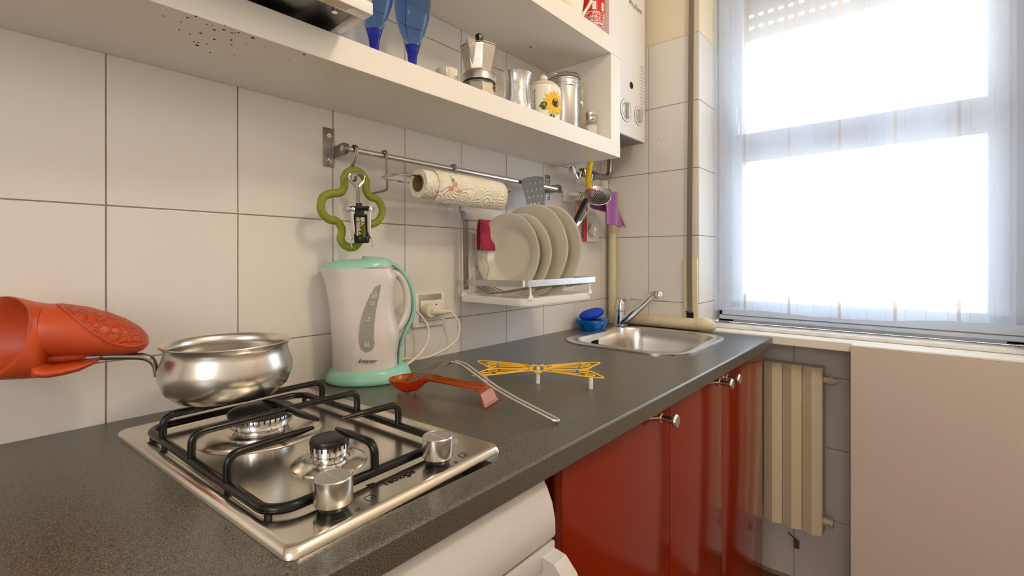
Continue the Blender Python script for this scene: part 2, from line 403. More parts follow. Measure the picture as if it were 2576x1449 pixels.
# roller shutter half lowered outside the glass
rs = thing('roller_shutter', 'beige slatted roller shutter lowered a little at the top of the window', 'shutter', (.79, 2.03, 2.1))
sw = .0455
for k in range(9):
    z0 = 2.012 + k * sw; mb = MB()
    if k in (1, 2):      # slats pulled apart enough to show their light slots
        mb.box((XL, 2.025, z0 + .012), (XR, 2.037, z0 + sw - .001), .002)
        x = XL
        while x < XR - .03: mb.box((x, 2.028, z0), (min(x + .016, XR), 2.034, z0 + .013)); x += .034
    else: mb.box((XL, 2.025, z0), (XR, 2.037, z0 + sw - .001), .003)
    obj('slat', mb, 'shutter', rs)
sill = struct('trim_1', MB().box((XC + .002, 1.775, .872), (1.213, YW - .003, .9), .003), 'laminate')
ms = struct('trim_2', MB().box((XC + .003, 1.85, .9005), (1.212, 1.948, .913), .003), 'marble')
# far buildings
fb = thing('apartment_building', 'pale sunlit apartment building seen faintly through the curtain', 'building', (-2, 16, -9))
obj('wall', MB().box((-14, 16, -9), (12, 20, 6.2)), 'facade', fb, False)
for fx in (-7.2, -3.29, 1.6, 4.4):
    for fz in (-5.0, -2.7, -1.0, .64, 2.36, 4.1):
        wf = obj('window', MB().box((fx - .05, 15.96, fz - .05), (fx + .33, 16.0, fz + .74)).box((fx - .12, 15.85, fz - .15), (fx + .42, 16, fz - .04)), 'ceiling', fb, False)
        obj('pane', MB().box((fx, 15.94, fz), (fx + .28, 15.96, fz + .68)), 'facadewin', wf, False)
# curtain
def cf(u, v):
    x = .376 + u * .79; z = .962 + .012 * u + v * (2.36 - .962)
    y = 1.868 + .006 * math.sin(x * 26) + .004 * math.sin(x * 61 + v * 3) + .004 * math.sin(u * 9 + v * 7) + .006 * (1 - v) * math.sin(u * 14 + 1)
    return Vector((x, y, z + .006 * math.sin(u * 9) * (1 - v)))
cu = thing('curtain', 'white sheer striped curtain hanging over the window', 'curtain', (.79, 1.868, 2.36))
obj('fabric', MB().grid(cf, 90, 40), 'curtain', cu)
def hemf(u, v):
    q = cf(u, v * .042); return q + Vector((0, -.0022, 0))
obj('hem', MB().grid(hemf, 90, 2), 'curtain', cu)
obj('curtain_rod', MB().tube([(.37, 1.872, 2.365), (1.21, 1.872, 2.365)], .008), 'whiteplastic', cu)

# winder plate and strap
bw = thing('blind_winder', 'cream shutter winder plate with grey strap on tiled wall beside the window', 'blind winder', (.338, YB, 1.04))
obj('plate', MB().box((.313, YB - .012, .927), (.3625, YB, 1.157), .004), 'pipe', bw)
obj('strap', MB().loft([[Vector((x, YB - y, z)) for x, y in ((.337 + dx - .009, .012), (.337 + dx + .009, .012), (.337 + dx + .009, .015), (.337 + dx - .009, .015))] for dx, z in ((.0, .965), (-.002, 1.1), (-.001, 1.35), (.002, 1.7), (.006, 2.1), (.008, 2.6))]), 'strap', bw, False)
wm = obj('slot', MB().box((.324, YB - .0135, .944), (.349, YB - .011, .968)), 'darkhole', bw, False)
obj('roller', MB().tube([(.322, YB - .016, .965), (.351, YB - .016, .965)], .003), 'chrome', wm)
# mark on the tile
cm = MB()
c0 = PY(1664, 345, YB)
cm.tube([c0 + Vector((.012 * math.cos(a), -.0008, .014 * math.sin(a))) for a in [PI * .7 + i * .38 for i in range(14)]], .0007, 5)
tag(obj('suction_mark', cm, 'pipe'), 'faint grey ring mark on the tiled end wall', 'mark')

# ================================================================ COUNTER AND CABINETS
SX0, SX1, SY0, SY1 = .108, .494, 1.212, 1.655     # sink cut-out
ct = MB()
HO = (.12, .56, .185, .44)
zt, zb_ = .9, .869
def slab(x0, x1, y0, y1): ct.box((x0, y0, zb_), (x1, y1, zt))
slab(.001, .585, -1.2, HO[2]); slab(.001, HO[0], HO[2], HO[3]); slab(HO[1], .585, HO[2], HO[3])
slab(.001, .585, HO[3], SY0 + .02); slab(.001, SX0 + .02, SY0 + .02, SY1 - .02); slab(SX1 - .02, .585, SY0 + .02, SY1 - .02); slab(.001, .585, SY1 - .02, YB - .001)
prof = [(.585, zb_), (.598, zb_), (.6, zb_ + .002), (.6, zt - .003), (.5985, zt - .0008), (.597, zt), (.585, zt)]
ct.loft([[Vector((x, y, z)) for x, z in prof] for y in (-1.2, 1.742)])
counter = thing('worktop', 'long dark grey speckled laminate worktop along the tiled wall', 'worktop', (.3, .5, .869))
obj('slab', ct, 'counter', counter, False)
cab = thing('base_cabinet', 'glossy red sink cabinet with three doors under the far worktop', 'cabinet', (.29, 1.13, 0))
obj('carcass', MB().box((.02, .566, .08), (.555, .582, .868)).box((.02, 1.69, .08), (.555, 1.705, .868)).box((.02, .582, .08), (.555, 1.69, .1)).box((.01, .582, .1), (.02, 1.69, .868)).box((.5, .57, 0), (.52, 1.70, .08)), 'reddark', cab, False)
def knob(c, par):
    k = MB().lathe([(.0, 0), (.0095, 0), (.0095, .002), (.006, .003), (.0062, .012), (.0078, .024), (.0078, .0255), (.0115, .0265), (.0135, .029), (.0135, .0315), (.011, .0345), (.004, .0355), (0, .0355)], c, 20, 'X')
    obj('knob', k, 'steel', par)
for y0, y1, ky in ((.565, .949, .905), (.952, 1.288, 1.262), (1.291, 1.700, 1.325)):
    d = obj('door', MB().box((.562, y0, .085), (.58, y1, .862), .0015), 'red', cab)
    knob((.58, ky, .843), d)
# white appliance with a curved top edge
ap = thing('dishwasher', 'white under-counter appliance with a rounded top edge and bar handle', 'appliance', (.3, .22, 0))
py0, py1 = -.08, .517
prof = [(.03, .03), (.565, .03), (.565, .868), (.03, .868)]
obj('body', MB().loft([[Vector((x, y, z)) for x, z in prof] for y in (py0, py1)]), 'appliance', ap, False)
pr = [(.565, .790), (.6, .788), (.602, .792), (.6015, .812), (.597, .832), (.588, .851), (.578, .864), (.572, .868), (.565, .868)]
obj('control_panel', MB().loft([[Vector((x, y, z)) for x, z in pr] for y in (py0, py1)]), 'appliance', ap, True, ang=50)
obj('door', MB().box((.565, py0, .06), (.6, py1 - .001, .783), .003).box((.595, py0, .757), (.602, py1, .784), .0025), 'appliance', ap)
hd = MB()
ha = [(0.598, .775), (.620, .773), (.637, .757), (.646, .735), (.648, .70), (.648, .30), (.64, .26), (.62, .245), (.598, .24)]
hb = [(.598, .74), (.612, .737), (.622, .722), (.627, .70), (.628, .68), (.628, .32), (.622, .29), (.61, .28), (.598, .275)]
hd.loft([[Vector((x, y, z)) for x, z in ha + hb[::-1]] for y in (.488, .515)])
obj('handle', hd, 'appliance', ap, True, ang=30)
fl = MB().box((.545, .52, 0), (.558, .552, .868))
tag(obj('filler_panel', fl, 'laminate', smooth=False), 'narrow pale filler strip between the white appliance and the red cabinet', 'panel')

# white panel cabinet right, and radiator
wc = thing('white_cabinet', 'cream laminate flat cabinet under the window sill, right of the radiator', 'cabinet', (1.1, 1.77, 0))
obj('front_panel', MB().box((.81, 1.745, .0), (1.9, 1.756, .893), .001).box((.81, 1.756, 0), (.826, 1.79, .893)), 'panel', wc, False)
obj('top_panel', MB().box((.811, 1.7455, .8935), (1.9, 1.774, .8995), .001), 'laminate', wc, False)
rd = thing('radiator', 'cream enamelled panel radiator below the window between red cabinet and white cabinet', 'radiator', (.63, 1.87, .24))
for k in range(3):
    x0 = .551 + k * .0585; mb = MB()
    sec = [(x0, 1.845), (x0 + .0285, 1.832), (x0 + .057, 1.842), (x0 + .057, 1.90), (x0, 1.90)]
    for (a, b) in ((0, .03), (.0, 0)): pass
    mb.loft([[Vector((x, y, .247)) for x, y in sec], [Vector((x, y, .784)) for x, y in sec], [Vector((x, y + (.012 if y < 1.87 else 0), .797)) for x, y in sec]])
    obj('section', mb, 'rad', rd, False)
obj('pipe', MB().tube([(.72, 1.875, .755), (.742, 1.875, .755)], .011).tube([(.74, 1.875, .755), (.765, 1.875, .755)], [.016, .006], 8), 'rad', rd)
obj('pipe', MB().tube([(.72, 1.875, .285), (.748, 1.875, .285)], .013, 6).tube([(.746, 1.875, .285), (.752, 1.875, .285)], .016, 6), 'rad', rd)
wv = thing('radiator_bracket', 'small rusty wire bracket on the tiles below the radiator', 'bracket', (.64, YW, .18))
q = PY(2008, 1355, YW)
obj('wire', MB().tube([q + Vector((-.03, -.005, .012)), q + Vector((0, -.03, .008)), q + Vector((.004, -.03, -.02))], .0025).box(q + Vector((-.008, -.034, -.02)), q + Vector((.008, -.02, .004))), 'dullsteel', wv)

# ================================================================ PIPES, SINK, TAP
pv = MB().tube([(.03, 1.712, .9), (.03, 1.712, 1.36)], .0165, 16)
tag(obj('vertical_pipe', pv, 'pipe'), 'cream painted vertical pipe in the wall corner', 'pipe')
hp = thing('waste_pipe', 'cream painted horizontal pipe with elbow behind the sink', 'pipe', (.25, 1.712, .902))
obj('pipe', MB().tube([(.055, 1.713, .9225), (.372, 1.713, .9225)], .0215, 20), 'pipe', hp)
obj('elbow', MB().tube([(.371, 1.713, .926), (.385, 1.713, .926), (.397, 1.714, .925), (.406, 1.720, .922), (.411, 1.728, .918), (.413, 1.737, .914)], [.025, .025, .0245, .022, .018, .012], 20), 'pipe', hp)

sk = thing('sink', 'stainless steel rounded square sink set in the worktop', 'sink', (.3, 1.43, .9))
cx, cy, hx, hy = (SX0 + SX1) / 2, (SY0 + SY1) / 2, (SX1 - SX0) / 2, (SY1 - SY0) / 2
S = [(.006, .9005), (.006, .9035), (0, .9055), (-.018, .9055), (-.026, .9035), (-.03, .896), (-.034, .86), (-.045, .775), (-.07, .757), (-.12, .752)]
obj('bowl', MB().loft([rrect(hx + a, hy + a, max(.02, .1 + a), z, cx, cy, 8) for a, z in S], False, True), 'steel', sk)
ov = MB()
for k in range(5): ov.box((.1405, 1.375 + k * .0075, .866), (.1445, 1.378 + k * .0075, .884))
obj('overflow_slots', ov, 'darkhole', sk, False)
obj('drain', MB().lathe([(.0, .7535), (.03, .7535), (.035, .7528)], (cx, cy, 0), 24), 'chrome', sk)

fc = thing('faucet', 'chrome single-lever kitchen faucet with a long raised spout behind the sink', 'faucet', (.098, 1.652, .9))
bx, by = .098, 1.652
obj('base', MB().lathe([(.028, .9), (.028, .905), (.0225, .908), (.0215, .93), (.020, .958), (.022, .960), (.022, .975), (.0195, .984), (.0205, .992), (.014, 1.002), (0, 1.005)], (bx, by, 0), 24), 'chrome', fc)
lv = MB().loft([[Vector((bx + dx, by + sy_, z)) for sy_, z in ((-w2, z0), (w2, z0), (w2 * .7, z1), (-w2 * .7, z1))] for dx, w2, z0, z1 in ((-.022, .012, .965, .975), (-.016, .015, .978, .992), (-.0, .015, .987, 1.004), (.014, .012, .994, 1.006), (.028, .007, .997, 1.003), (.042, .006, 1.004, 1.009))])
obj('lever', lv, 'chrome', fc, True, ang=60)
sp = fillet([(bx + .008, by - .006, .912), (bx + .1, by - .008, .996), (bx + .135, by - .01, 1.028), (bx + .155, by - .01, 1.031)], .03, 5)
obj('spout', MB().tube(sp, [.0155 - .0045 * i / len(sp) for i in range(len(sp))], 14), 'chrome', fc)
obj('aerator', MB().lathe([(0, 0), (.0125, 0), (.0125, .008), (.014, .009), (.014, .024), (.011, .028), (0, .029)], (bx + .157, by - .01, 1.012), 20), 'chrome', fc)

bk = thing('sponge_basket', 'blue plastic openwork scrubber basket at the wall beside the faucet', 'basket', (.085, 1.535, .9))
bc = (.066, 1.497)
obj('rim', MB().lathe([(.040, .934), (.0575, .940), (.060, .940), (.056, .927), (.0525, .923)], (*bc, 0), 28, cap=False), 'blue', bk)
rb = MB()
for k in range(9):
    a = 2 * PI * k / 9
    q = [(math.cos(a + d) * r + bc[0], math.sin(a + d) * r + bc[1], z) for d, r, z in ((-.28, .0545, .924), (-.15, .050, .918), (-.10, .045, .908), (-.20, .041, .9015), (.20, .041, .9015), (.10, .045, .908), (.15, .050, .918), (.28, .0545, .924))]
    rb.prism(q, (-.0025 * math.cos(a), -.0025 * math.sin(a), 0))
obj('ribs', rb, 'blue', bk, False)
obj('cup', MB().lathe([(.036, .9005), (.040, .903), (.047, .922), (.044, .922), (.036, .904), (0, .904)], (*bc, 0), 28), 'blue', bk)
sb = MB()
rings = []
for i in range(13):
    t = -1 + 2 * i / 12; r = math.sqrt(max(0, 1 - t * t)) ** .7 + .001
    c_ = Vector((bc[0] - .002, bc[1], .957)) + Vector((.28, .94, .16)).normalized() * t * .050
    rings.append([c_ + Vector((.94, -.28, 0)) * math.cos(a) * .032 * r + Vector((0, 0, 1)) * math.sin(a) * .019 * r for a in [2 * PI * k / 20 for k in range(20)]])
tag(obj('scrubber', sb.loft(rings), 'scrub'), 'bright blue ribbed mesh dish scrubber lying on the blue basket', 'scrubber')

# ================================================================ SHELVES
XS = .243
ws = thing('wall_shelf', 'white open wall shelf with two thick boards and an end panel', 'shelf', (.12, .4, 1.48))
obj('board', MB().box((.001, -1.2, 1.48), (XS, 1.374, 1.527), .0008), 'laminate', ws, False)
obj('board', MB().box((.001, -1.2, 1.795), (XS, 1.374, 1.847), .0008), 'laminate', ws, False)
obj('end_panel', MB().box((.001, 1.317, 1.5275), (XS - .001, 1.3735, 1.7945)), 'laminate', ws, False)
obj('hanging_cap', MB().lathe([(.0, 1.794), (.004, 1.794), (.004, 1.7955)], (.08, 1.12, 0), 12), 'dullsteel', ws)
spl = MB()
for (u, v, s_) in ((472, 44, 1), (493, 41, 1), (520, 61, .6), (534, 64, .6), (505, 83, 1.2), (539, 75, 1.1), (563, 75, 1.1), (562, 74, .8), (583, 83, 1), (600, 82, 1), (582, 100, .9), (582, 101, .8), (496, 114, 1.6), (488, 105, .9), (498, 107, .8), (478, 86, .8), (520, 111, .8), (539, 99, 1.1), (582, 113, .8), (636, 95, 1.6), (765, 137, 1.2), (528, 132, .8), (410, 40, .7), (455, 55, .6), (451, 75, .7), (566, 64, .7), (591, 82, .8), (729, 153, .7), (778, 182, .6), (878, 188, .6), (1004, 253, .7), (844, 175, .5), (620, 110, .5), (668, 118, .5), (590, 139, .6), (1250, 372, .9), (1113, 320, .5)):
    q = PZ(u, v, 1.48); spl.lathe([(0, 1.4796), (.0016 * s_, 1.4796), (.0016 * s_, 1.4801)], (q.x, q.y, 0), 8)
sp_ = obj('splashes', spl, 'stain', ws, label='brown grease splashes on the underside'); sp_['kind'] = 'stuff'

# hood
hod = thing('range_hood', 'white slim range hood with grey underside projecting over the lower shelf', 'hood', (.19, .16, 1.53))
zh = 1.529
obj('body', MB().box((.03, -.19, zh + .022), (.337, .412, 1.68), .004).box((.312, -.19, zh + .001), (.3365, .412, zh + .02), .002), 'boiler', hod)
un = MB().grid(lambda u, v: Vector((.04 + u * .272, -.18 + v * .585, zh + .008 + .012 * (math.sin(v * 15) ** 4) * min(1, u * 1.2) + .003 * math.cos(u * 9 + v * 16))), 30, 90)
obj('underside', un, 'hoodsteel', hod)
obj('rim', MB().box((.03, .402, zh + .001), (.3115, .412, zh + .021), .001), 'boiler', hod)
for k, y in enumerate((.13, .27, .37)):
    obj('screw', MB().lathe([(0, zh + .002), (.0045, zh + .002), (.0045, zh + .012)], (.298, y, 0), 12), 'chrome', hod)
for y in (.18, .24, .34):
    g = MB().prism([(.314, y, zh + .0006), (.334, y + .004, zh + .0006), (.334, y + .04, zh + .0006), (.318, y + .036, zh + .0006)], (0, 0, .001))
    obj('finger_grip', g, 'pipe', hod, False, label='recessed finger grip')

# glasses on the shelf
def blueglass(x, y, label):
    t = thing('blue_goblet', label, 'glass', (x, y, 1.527), 0, 'blue goblets on the lower shelf')
    z = 1.5275
    o_ = [(0, z), (.034, z), (.034, z + .002), (.012, z + .006), (.009, z + .02), (.0085, z + .05), (.011, z + .072), (.016, z + .09), (.027, z + .118), (.036, z + .15), (.040, z + .185), (.038, z + .225), (.034, z + .25)]
    i_ = [(.0325, z + .25), (.0365, z + .225), (.0385, z + .185), (.0345, z + .15), (.0255, z + .121), (.013, z + .099), (0, z + .095)]
    obj('stem', MB().lathe(o_[:8] + [(0, z + .0895)], (x, y, 0), 32), 'bluestem', t, True, ang=70, label='deep blue stem')
    obj('bowl', MB().lathe([(0, z + .0905), (.0145, z + .0905)] + o_[8:] + i_, (x, y, 0), 40), 'blueglass', t, True, ang=70)
q = CAM
blueglass(.135, .640, 'blue stemmed glass standing alone nearest the coffee cup')
blueglass(.135, .545, 'blue stemmed glass partly hidden behind the range hood corner')

cp = thing('espresso_cup', 'small white espresso cup on the lower shelf left of the coffee maker', 'cup', (.14, .735, 1.531))
cx_, cy_ = .14, .735
obj('bowl', MB().lathe([(.014, 1.5325), (.019, 1.536), (.0235, 1.55), (.0255, 1.592), (.0245, 1.592), (.022, 1.55), (.017, 1.539), (0, 1.537)], (cx_, cy_, 0), 32), 'ceramic', cp)
obj('handle', MB().tube(spline([(cx_ + .018, cy_ - .018, 1.583), (cx_ + .028, cy_ - .027, 1.583), (cx_ + .03, cy_ - .029, 1.570), (cx_ + .022, cy_ - .02, 1.558), (cx_ + .016, cy_ - .014, 1.552)]), .003, 8), 'ceramic', cp)
cb = Vector((cx_ + .0248, cy_ + .006, 1.57))
obj('crest', MB().tube([cb + Vector((0, .005 * math.cos(a), .005 * math.sin(a))) for a in [i * .6 for i in range(11)]], .0006, 5), 'ink', cp)
tag(obj('saucer', MB().lathe([(0, 1.5275), (.02, 1.5275), (.026, 1.529), (.046, 1.538), (.0465, 1.5395), (.026, 1.5318), (0, 1.531)], (.150, .757, 0), 36), 'ceramic'), 'white saucer under the small white espresso cup', 'saucer')

mk = thing('moka_pot', 'octagonal aluminium stovetop coffee maker with a black lid knob', 'coffee maker', (.15, .83, 1.527))
mx_, my_ = .15, .830; z = 1.5275
def octa(r, zz, off=0.2, n=8): return [Vector((mx_ + r * math.cos(2 * PI * k / n + off), my_ + r * math.sin(2 * PI * k / n + off), zz)) for k in range(n)]
obj('boiler_base', MB().loft([octa(.047, z), octa(.046, z + .004), octa(.037, z + .055), octa(.039, z + .058)]), 'alu', mk, False)
obj('band', MB().lathe([(.0385, z + .059), (.041, z + .060), (.041, z + .0775), (.039, z + .08)], (mx_, my_, 0), 32), 'alu', mk)
obj('gasket', MB().lathe([(.0395, z + .0565), (.0395, z + .0605)], (mx_, my_, 0), 32), 'blackplastic', mk)
obj('jug', MB().loft([octa(.036, z + .0805), octa(.0345, z + .086), octa(.047, z + .142), octa(.046, z + .143)]), 'alu', mk, False)
obj('lid', MB().loft([octa(.0475, z + .1435), octa(.047, z + .146), octa(.03, z + .153), octa(.01, z + .156)]), 'alu', mk, False)
obj('knob', MB().lathe([(.006, z + .155), (.007, z + .16), (.0105, z + .175), (.009, z + .1785), (0, z + .179)], (mx_, my_, 0), 8), 'blackplastic', mk)
vd = Vector((.8, -.6, 0)).normalized()
obj('safety_valve', MB().tube([Vector((mx_, my_, z + .04)) + Vector((.93, .3, 0)).normalized() * .036, Vector((mx_, my_, z + .0395)) + Vector((.93, .3, 0)).normalized() * .046], .0055, 10), 'brass', mk)
spd = Vector((.3, -.95, 0)).normalized()
obj('spout', MB().loft([[Vector((mx_, my_, zz)) + spd * r0 + Vector((.95, .3, 0)) * a * w_ for a, r0 in ((-1, ra), (0, rb_), (1, ra), (0, ra - .004))] for zz, ra, rb_, w_ in ((z + .095, .033, .036, .003), (z + .13, .041, .052, .010), (z + .147, .044, .060, .013))]), 'alu', mk, False)

ml = thing('milk_jug', 'shiny stainless steel flared jug between coffee maker and sunflower jar', 'jug', (.15, .972, 1.527))
jx, jy = .15, .972
obj('body', MB().lathe([(.030, z), (.038, z + .004), (.0425, z + .022), (.041, z + .042), (.036, z + .065), (.0345, z + .09), (.0365, z + .108), (.042, z + .122), (.0405, z + .122), (.035, z + .108), (.033, z + .09), (.0345, z + .065), (.039, z + .042), (.0405, z + .022), (.035, z + .006), (0, z + .005)], (jx, jy, 0), 40), 'chrome', ml)

sj = thing('sunflower_jar', 'white ceramic lidded jar painted with a yellow sunflower', 'jar', (.135, 1.10, 1.527))
sx, sy = .135, 1.112; SR = .0505
obj('body', MB().lathe([(.04, z), (.0445, z + .004), (.0475, z + .03), (SR, z + .07), (SR, z + .112), (.048, z + .124), (.042, z + .128)], (sx, sy, 0), 44), 'jarwhite', sj)
ld = obj('lid', MB().lathe([(.042, z + .1285), (.043, z + .130), (.036, z + .138), (.018, z + .143), (.006, z + .144)], (sx, sy, 0), 40), 'jarwhite', sj)
obj('knob', MB().lathe([(.004, z + .1445), (.006, z + .146), (.0115, z + .152), (.0115, z + .160), (.006, z + .166), (0, z + .167)], (sx, sy, 0), 20), 'jarwhite', ld)
def onjar(a, zz, off=.0006, R=None):   # a = angle round the jar
    r = (R or SR) + off; return Vector((sx + r * math.cos(a), sy + r * math.sin(a), zz))
a0 = math.radians(-31); fz = z + .072
def patch(mb, ca, cz, ang, ln, wd, off):
    base = []
    for t, w_ in ((0, .25), (.2, .8), (.5, 1), (.78, .65), (1, .05)):
        base.append((t, w_))
    pts = [(t * ln, w_ * wd) for t, w_ in base] + [(t * ln, -w_ * wd) for t, w_ in base[::-1]]
    out = []
    for px_, py_ in pts:
        dx = px_ * math.cos(ang) - py_ * math.sin(ang); dz = px_ * math.sin(ang) + py_ * math.cos(ang)
        out.append(onjar(ca + dx / SR, cz + dz, off))
    mb.add(out, [(i, i + 1, 8 - i, 9 - i) for i in range(4)])
pt = MB()
for lay, n_, l0, l1, of in ((0, 15, .010, .034, .0006), (1, 11, .008, .027, .0009)):
    for k in range(n_):
        a = 2 * PI * k / n_ + lay * .2; ln = l1 + random.uniform(-.004, .003)
        patch(pt, a0 + .30 + math.cos(a) * .005 / SR, fz + math.sin(a) * .005, a, ln, .0052, of + random.uniform(0, .0002))
obj('painted_petals', pt, 'fyellow', sj, False)
lf = MB()
for a, l_ in ((2.9, .02), (3.3, .024), (3.8, .02)): patch(lf, a0 + .3 - .024 / SR, fz - .008, a, l_, .007, .0005)
patch(lf, a0 + .26, fz - .03, -1.7, .026, .003, .0005); patch(lf, a0 + .08, fz - .032, -1.9, .02, .004, .0005)
obj('painted_leaves', lf, 'fgreen', sj, False)
def dsc(r0, off, cz=fz, ca=a0 + .34): 
    pts = [onjar(ca + r0 * math.cos(t) / SR, cz + r0 * math.sin(t), off) for t in [2 * PI * k / 20 for k in range(20)]]
    return MB().add(pts, [tuple(range(20))])
obj('painted_centre', dsc(.0125, .0014), 'fbrown', sj, False); obj('painted_core', dsc(.006, .0018), 'fdark', sj, False)
wr_ = MB()
for k in range(26):
    zz = z + .03 + k * .0031; wr_.tube([onjar(a0 - .95 + random.uniform(-.03, .03), zz, .0006), onjar(a0 - .87 + random.uniform(-.04, .04), zz + random.uniform(0, .003), .0006)], .0005, 4)
obj('script', wr_, 'ink', sj, label='vertical line of black handwriting')

cn = thing('steel_canister', 'tall brushed steel canister with clear lid and wire clasp', 'canister', (.135, 1.235, 1.527))
nx, ny = .135, 1.2165
obj('body', MB().lathe([(.044, z), (.0465, z + .003), (.0465, z + .150), (.0485, z + .152), (.0485, z + .158), (.0465, z + .160), (.0465, z + .171), (.049, z + .173), (.049, z + .176)], (nx, ny, 0), 44), 'steel', cn)
obj('lid', MB().lathe([(.049, z + .1765), (.0515, z + .178), (.0515, z + .187), (.047, z + .192), (0, z + .193)], (nx, ny, 0), 44), 'clear', cn)
dv = Vector((.80, .60, 0)).normalized(); cc = Vector((nx, ny, 0)) + dv * .0475
obj('clasp', MB().tube([cc + dv * .003 + Vector((-.006, .008, z + .178)), cc + dv * .010 + Vector((-.006, .008, z + .165)), cc + dv * .010 + Vector((-.006, .008, z + .135)), cc + dv * .002 + Vector((-.006, .008, z + .128)), cc + dv * .002 + Vector((.006, -.008, z + .128)), cc + dv * .010 + Vector((.006, -.008, z + .135)), cc + dv * .010 + Vector((.006, -.008, z + .165)), cc + dv * .003 + Vector((.006, -.008, z + .178))], .0013, 6), 'chrome', cn)
obj('spoon', MB().tube([cc + dv * .006 + Vector((0, 0, z + .15)), cc + dv * .009 + Vector((0, 0, z + .12))], .002, 6).lathe([(0, -.012), (.006, -.008), (.0085, 0), (.006, .008), (0, .012)], cc + dv * .008 + Vector((0, 0, z + .108)), 14, 'Z', .5, 1), 'chrome', cn)
ss = thing('salt_shaker', 'small glass salt shaker with steel cap at the shelf end', 'shaker', (.17, 1.287, 1.527))
ax_, ay_ = .186, 1.2925
obj('bottle', MB().lathe([(.016, z), (.020, z + .002), (.020, z + .050), (.017, z + .058), (.0155, z + .062), (0, z + .062)], (ax_, ay_, 0), 28), 'thinclear', ss)
obj('contents', MB().lathe([(.016, z + .001), (.0194, z + .003), (.0194, z + .044), (0, z + .045)], (ax_, ay_, 0), 24), 'salt', ss)
obj('cap', MB().lathe([(.0155, z + .0625), (.0165, z + .064), (.0165, z + .072), (.0155, z + .073), (.018, z + .076), (.018, z + .087), (.014, z + .090), (0, z + .091)], (ax_, ay_, 0), 28), 'steel', ss)

# upper shelf
z = 1.8475
jg = thing('cream_jug', 'cream ceramic jug with handle on the upper shelf beside the extinguisher', 'jug', (.175, 1.215, z))
jx, jy = .17, 1.185
obj('body', MB().lathe([(.028, z), (.033, z + .003), (.043, z + .035), (.048, z + .075), (.045, z + .12), (.038, z + .15), (.042, z + .17), (.04, z + .17), (.035, z + .15), (0, z + .14)], (jx, jy, 0), 36), 'jarwhite', jg)
dj = Vector((.62, .78, 0)).normalized()
obj('handle', MB().tube(spline([Vector((jx, jy, z + .028)) + dj * .040, Vector((jx, jy, z + .05)) + dj * .052, Vector((jx, jy, z + .09)) + dj * .074, Vector((jx, jy, z + .13)) + dj * .07, Vector((jx, jy, z + .15)) + dj * .04]), .0045, 8), 'jarwhite', jg)
fe = thing('fire_extinguisher', 'small red fire extinguisher can with white printed label on the upper shelf', 'fire extinguisher', (.165, 1.29, z))
ex, ey = .165, 1.328; ER = .0425
obj('bottle', MB().lathe([(.039, z + .018), (.0415, z + .019), (ER, z + .024), (ER, z + .25), (.03, z + .28), (.012, z + .29), (0, z + .29)], (ex, ey, 0), 40), 'redlabel', fe)
obj('foot_ring', MB().lathe([(.038, z), (.0405, z + .001), (.0405, z + .018), (0, z + .019)], (ex, ey, 0), 32), 'blackplastic', fe)
tx = MB()
def onx(a, zz): return Vector((ex + (ER + .0005) * math.cos(a), ey + (ER + .0005) * math.sin(a), zz))
for k in range(13):
    zz = z + .034 + k * .0042; a = -1.5
    while a < .4:
        l_ = random.uniform(.05, .2); h_ = .0022 if k != 3 else .005
        n_ = 3
        if not (random.random() < .12): tx.add([onx(a + l_ * i / n_, zz) for i in range(n_ + 1)] + [onx(a + l_ * i / n_, zz + h_) for i in range(n_, -1, -1)], [(i, i + 1, 6 - i, 7 - i) for i in range(3)])
        a += l_ + .04
for a, zz in ((-.95, z + .092), (-.2, z + .092)):
    tx.add([onx(a + .28 * i / 3, zz) for i in range(4)] + [onx(a + .28 * i / 3, zz + .026) for i in range(3, -1, -1)], [(i, i + 1, 6 - i, 7 - i) for i in range(3)])
tt = obj('printed_label', tx, 'whiteink', fe, False, label='lines of white print and two white pictograms')

# water heater
bo = thing('water_heater', 'white wall-hung gas water heater with two grey dials beyond the shelf end', 'water heater', (.1, 1.56, 1.593))
BX = .18
obj('casing', MB().box((.004, 1.418, 1.594), (BX, 1.69, 2.45), .006), 'boiler', bo)
obj('underside', MB().box((.01, 1.425, 1.5925), (BX - .006, 1.684, 1.596)), 'grey', bo, False)
def bx_(u, v): return PX(u, v, BX)
for (u, v, r) in ((1574, 278, .030), (1606, 292, .026)):
    c_ = bx_(u, v)
    obj('dial_ring', MB().lathe([(r * 1.28, 0), (r * 1.28, .002), (r * 1.05, .003), (r, .0015)], c_, 32, 'X'), 'boiler', bo)
    obj('dial_outline', MB().tube([c_ + Vector((.0012, r * 1.3 * math.cos(a), r * 1.3 * math.sin(a))) for a in [2 * PI * k / 32 for k in range(32)]], .0008, 5, closed=True), 'grey', bo)
    dl = obj('dial', MB().lathe([(r * .98, .001), (r * .95, .004), (r * .8, .005), (0, .005)], c_, 32, 'X'), 'dial', bo)
    obj('grip', MB().box(c_ + Vector((.004, -.006, -r * .85)), c_ + Vector((.016, .006, r * .85)), .003), 'dial', dl)
c_ = bx_(1588, 215)
obj('sight_hole', MB().lathe([(.012, 0), (.012, .0015), (.0, .0015)], c_, 24, 'X'), 'darkhole', bo)
hx1, hx2 = bx_(1583, 4), bx_(1604, 25)
lettering('badge_text', 'Vaillant', .030, bx_(1587, 14) + Vector((.0006, 0, 0)), (0, 1, 0), (0, 0, 1), 'grey', bo)
obj('badge_emblem', MB().prism([bx_(1582, -2) + Vector((.0005, 0, 0)), bx_(1588, 4) + Vector((.0005, 0, 0)), bx_(1584, 12) + Vector((.0005, 0, 0))], (.0005, 0, 0)), 'grey', bo, False)
st = MB()
